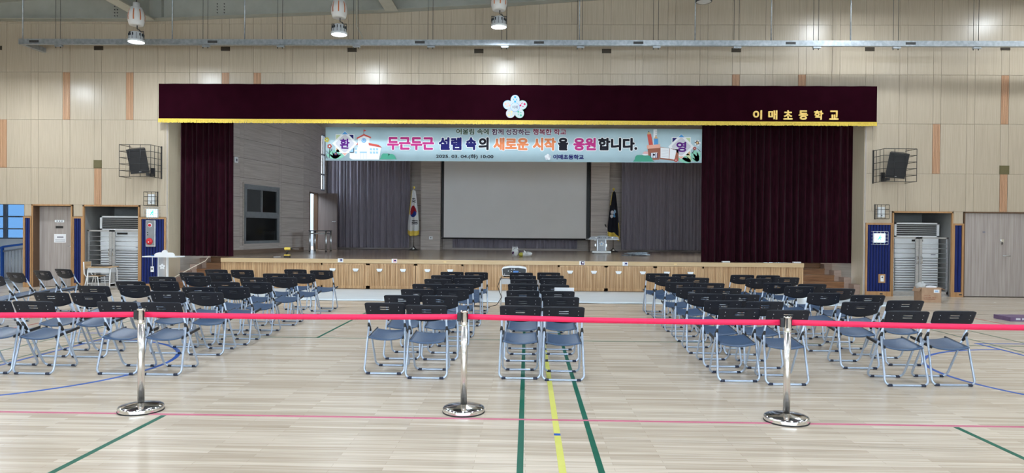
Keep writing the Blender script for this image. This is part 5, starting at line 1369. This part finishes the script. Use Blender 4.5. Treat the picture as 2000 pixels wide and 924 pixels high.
SP = [(-6.15, 5.80, 'belt stanchion out of view beyond the left edge'), (-3.345, 5.83, 'chrome belt stanchion at the left, on the pink line'), (-0.545, 5.94, 'chrome belt stanchion in the middle, left of the green floor line'), (2.205, 5.80, 'chrome belt stanchion at the right, on the pink line'), (4.95, 5.62, 'belt stanchion out of view beyond the right edge')]
for i, (x, y, lb) in enumerate(SP):
    c = copy_tree(st0) if i else st0
    c.location = (x, y, 0); tag(c, lb, 'stanchion', 'chrome belt stanchions in a line')
for i, ((xa, ya, _), (xb, yb, _), lb) in enumerate(zip(SP, SP[1:], ('red barrier belt running off the left edge', 'red barrier belt between the left and middle stanchions', 'red barrier belt between the middle and right stanchions', 'red barrier belt running off the right edge'))):
    n = 24; L = math.hypot(xb - xa, yb - ya); ux, uy = (xb - xa) / L, (yb - ya) / L
    a0, a1 = 0.031, L - 0.060
    za, zb = [(0.815, 0.836), (0.836, 0.834), (0.836, 0.834), (0.836, 0.842)][i]
    def fn(u, v):
        s_ = a0 + (a1 - a0) * u
        return (xa + ux * s_, ya + uy * s_, za + (zb - za) * u - 0.010 * math.sin(PI * u) + (v - 0.5) * 0.047)
    o = MB().grid(fn, n, 1).build('barrier_belt', 'ribbon', solid=0.0015)
    tag(o, lb, 'belt', 'red barrier belts')

# ================================================================== LAMPS
def make_lamp(lit):
    # origin at the centre of the lens
    r = empty('high_bay_lamp')
    MB().tube([(0, 0, 0.92), (0, 0, 3.0)], 0.012, 6).build('suspension_cord', 'bolt_dark', r)
    b = MB().lathe([(0.0, 0.90), (0.07, 0.90), (0.075, 0.82), (0.085, 0.80), (0.12, 0.79), (0.165, 0.68), (0.182, 0.58), (0.178, 0.48), (0.155, 0.40), (0.145, 0.375), (0.08, 0.38), (0, 0.38)], 24, caps=False).build('lifter_housing', 'lamp_white', r)
    for k in range(8):
        a = k * PI / 4 + 0.2
        P = [(0.150, 0.73), (0.176, 0.64), (0.185, 0.56), (0.180, 0.48)]
        mb = MB(); da = 0.07
        for (r0, z0), (r1, z1) in zip(P, P[1:]):
            n = len(mb.v)
            for rr, zz, aa in ((r0, z0, a - da), (r0, z0, a + da), (r1, z1, a + da), (r1, z1, a - da)): mb.v.append((rr * 1.012 * math.cos(aa), rr * 1.012 * math.sin(aa), zz))
            mb.face((n, n + 3, n + 2, n + 1))
        mb.build('stripe', 'lamp_orange', b)
    MB().tube([(0.02, 0, 0.38), (0.02, 0, 0.30), (0.08, 0, 0.27), (0.10, 0, 0.22)], 0.012, 6).build('hook', 'lamp_dark', r)
    MB().lathe([(0.0, 0.235), (0.10, 0.23), (0.13, 0.20), (0.13, 0.135), (0.165, 0.12), (0.165, 0.05), (0.182, 0.045), (0.182, 0.0), (0.168, -0.006)], 28, caps=False).build('lamp_head', 'white_metal' if lit else 'lamp_dark', r)
    for k in range(12):
        a = k * PI / 6
        MB().box(0.13, 0.168, -0.004, 0.004, 0.05, 0.19, Matrix.Rotation(a, 4, 'Z')).build('cooling_fin', 'lamp_dark', r)
    MB().tube([(-0.17, 0, 0.10), (-0.17, 0, 0.24), (0.17, 0, 0.24), (0.17, 0, 0.10)], 0.010, 6).build('yoke', 'lamp_dark', r)
    MB().lathe([(0.0, -0.022), (0.08, -0.020), (0.14, -0.010), (0.168, 0.002)], 28, caps=False).build('lens', 'lens_on' if lit else 'lens_off', r)
    if lit:
        ld = bpy.data.lights.new('lamp_light', 'AREA'); ld.shape = 'DISK'; ld.size = 0.33; ld.energy = LAMP_POWER; ld.color = LAMP_COLOR; ld.spread = math.radians(178)
        lo = bpy.data.objects.new('lamp_light', ld); C.objects.link(lo); lo.parent = r; lo.location = (0, 0, -0.03)
    return r
lampA = [(-12.75, 5.50), (-9.03, 5.84), (-4.34, 6.02), (-0.69, 6.20), (3.93, 6.775), (7.9, 7.25), (12.6, 7.45)]
names = ['out of view past the left edge', 'leftmost in view, above the air conditioner niche', 'second from the left, above the valance', 'third from the left, near the middle', 'unlit lamp at the top edge right of centre', 'out of view above the gold letters', 'out of view at the upper right']
lit0 = make_lamp(True); first = True
for ri, (y, dz) in enumerate(((15.5, 0.0), (10.6, 0.45), (5.6, 0.6), (0.6, 0.6), (-4.4, 0.6))):
    for ci, (x, z) in enumerate(lampA):
        if ri == 0 and ci == 4:
            c = make_lamp(False)
        else:
            c = lit0 if first else copy_tree(lit0)
            first = False
        c.location = (x, y, min(z + dz, 7.55))
        tag(c, ('white high bay lamp with orange stripes, ' + names[ci]) if ri == 0 else 'lit high bay lamp hanging overhead out of view', 'lamp', 'high bay lamps hanging in rows')

# ================================================================== CABLE TRAY
TY = 16.62; TZ = 6.145
tr = empty('cable_tray', (0, TY, TZ)); tag(tr, 'long galvanised cable tray hanging in front of the upper wall', 'cable tray')
BX(-12.60, 14.6, -0.05, 0.05, -0.065, 0.065).build('channel', 'zinc', tr)
BX(-12.60, -12.50, 0.05, WY - TY - 0.005, -0.065, 0.05).build('return_channel', 'zinc', tr)
hx = [-11.65, -7.97, -6.12, -4.25, -2.42, -0.62, 1.22, 3.06, 5.0, 6.9, 8.8, 10.7, 12.6]
for x in hx:
    for d in (-0.05, 0.07): MB().tube([(x + d, 0, 0.06), (x + d, 0, 2.2)], 0.006, 5).build('hanger_rod', 'bolt_dark', tr)
    b = MB().box(x - 0.06, x + 0.12, -0.035, 0.035, -0.115, -0.075).build('bracket', 'zinc', tr)
    for d in (-0.05, 0.07): MB().tube([(x + d, 0, -0.15), (x + d, 0, -0.07)], 0.010, 6).build('bolt', 'bolt_dark', b)
for x in (-12.55, -8.80, -7.0, 1.22 - 0.0, 4.02, 5.85, 7.75):
    MB().tube([(x, 0.03, 0.06), (x, 0.03, 2.2)], 0.016, 6).build('conduit', 'zinc', tr)
MB().tube([(-4.08, 0.03, 0.07), (-4.10, 0.03, 0.18), (-4.23, 0.03, 0.42), (-4.24, 0.03, 2.2)], 0.018, 6).build('conduit', 'steel_flange', tr)
for x in (-12.3, -8.5 + 0.65, -2.75, 0.15, 2.55, 6.2, 9.05):
    mb = MB()
    for k in range(4): mb.cyl((x + k * 0.06, -0.05, 0.0), (x + k * 0.06, -0.062, 0.0), 0.012, 6)
    mb.box(x - 0.03, x + 0.21, -0.053, -0.05, -0.03, 0.03)
    mb.build('splice_plate', 'bolt_dark', tr)
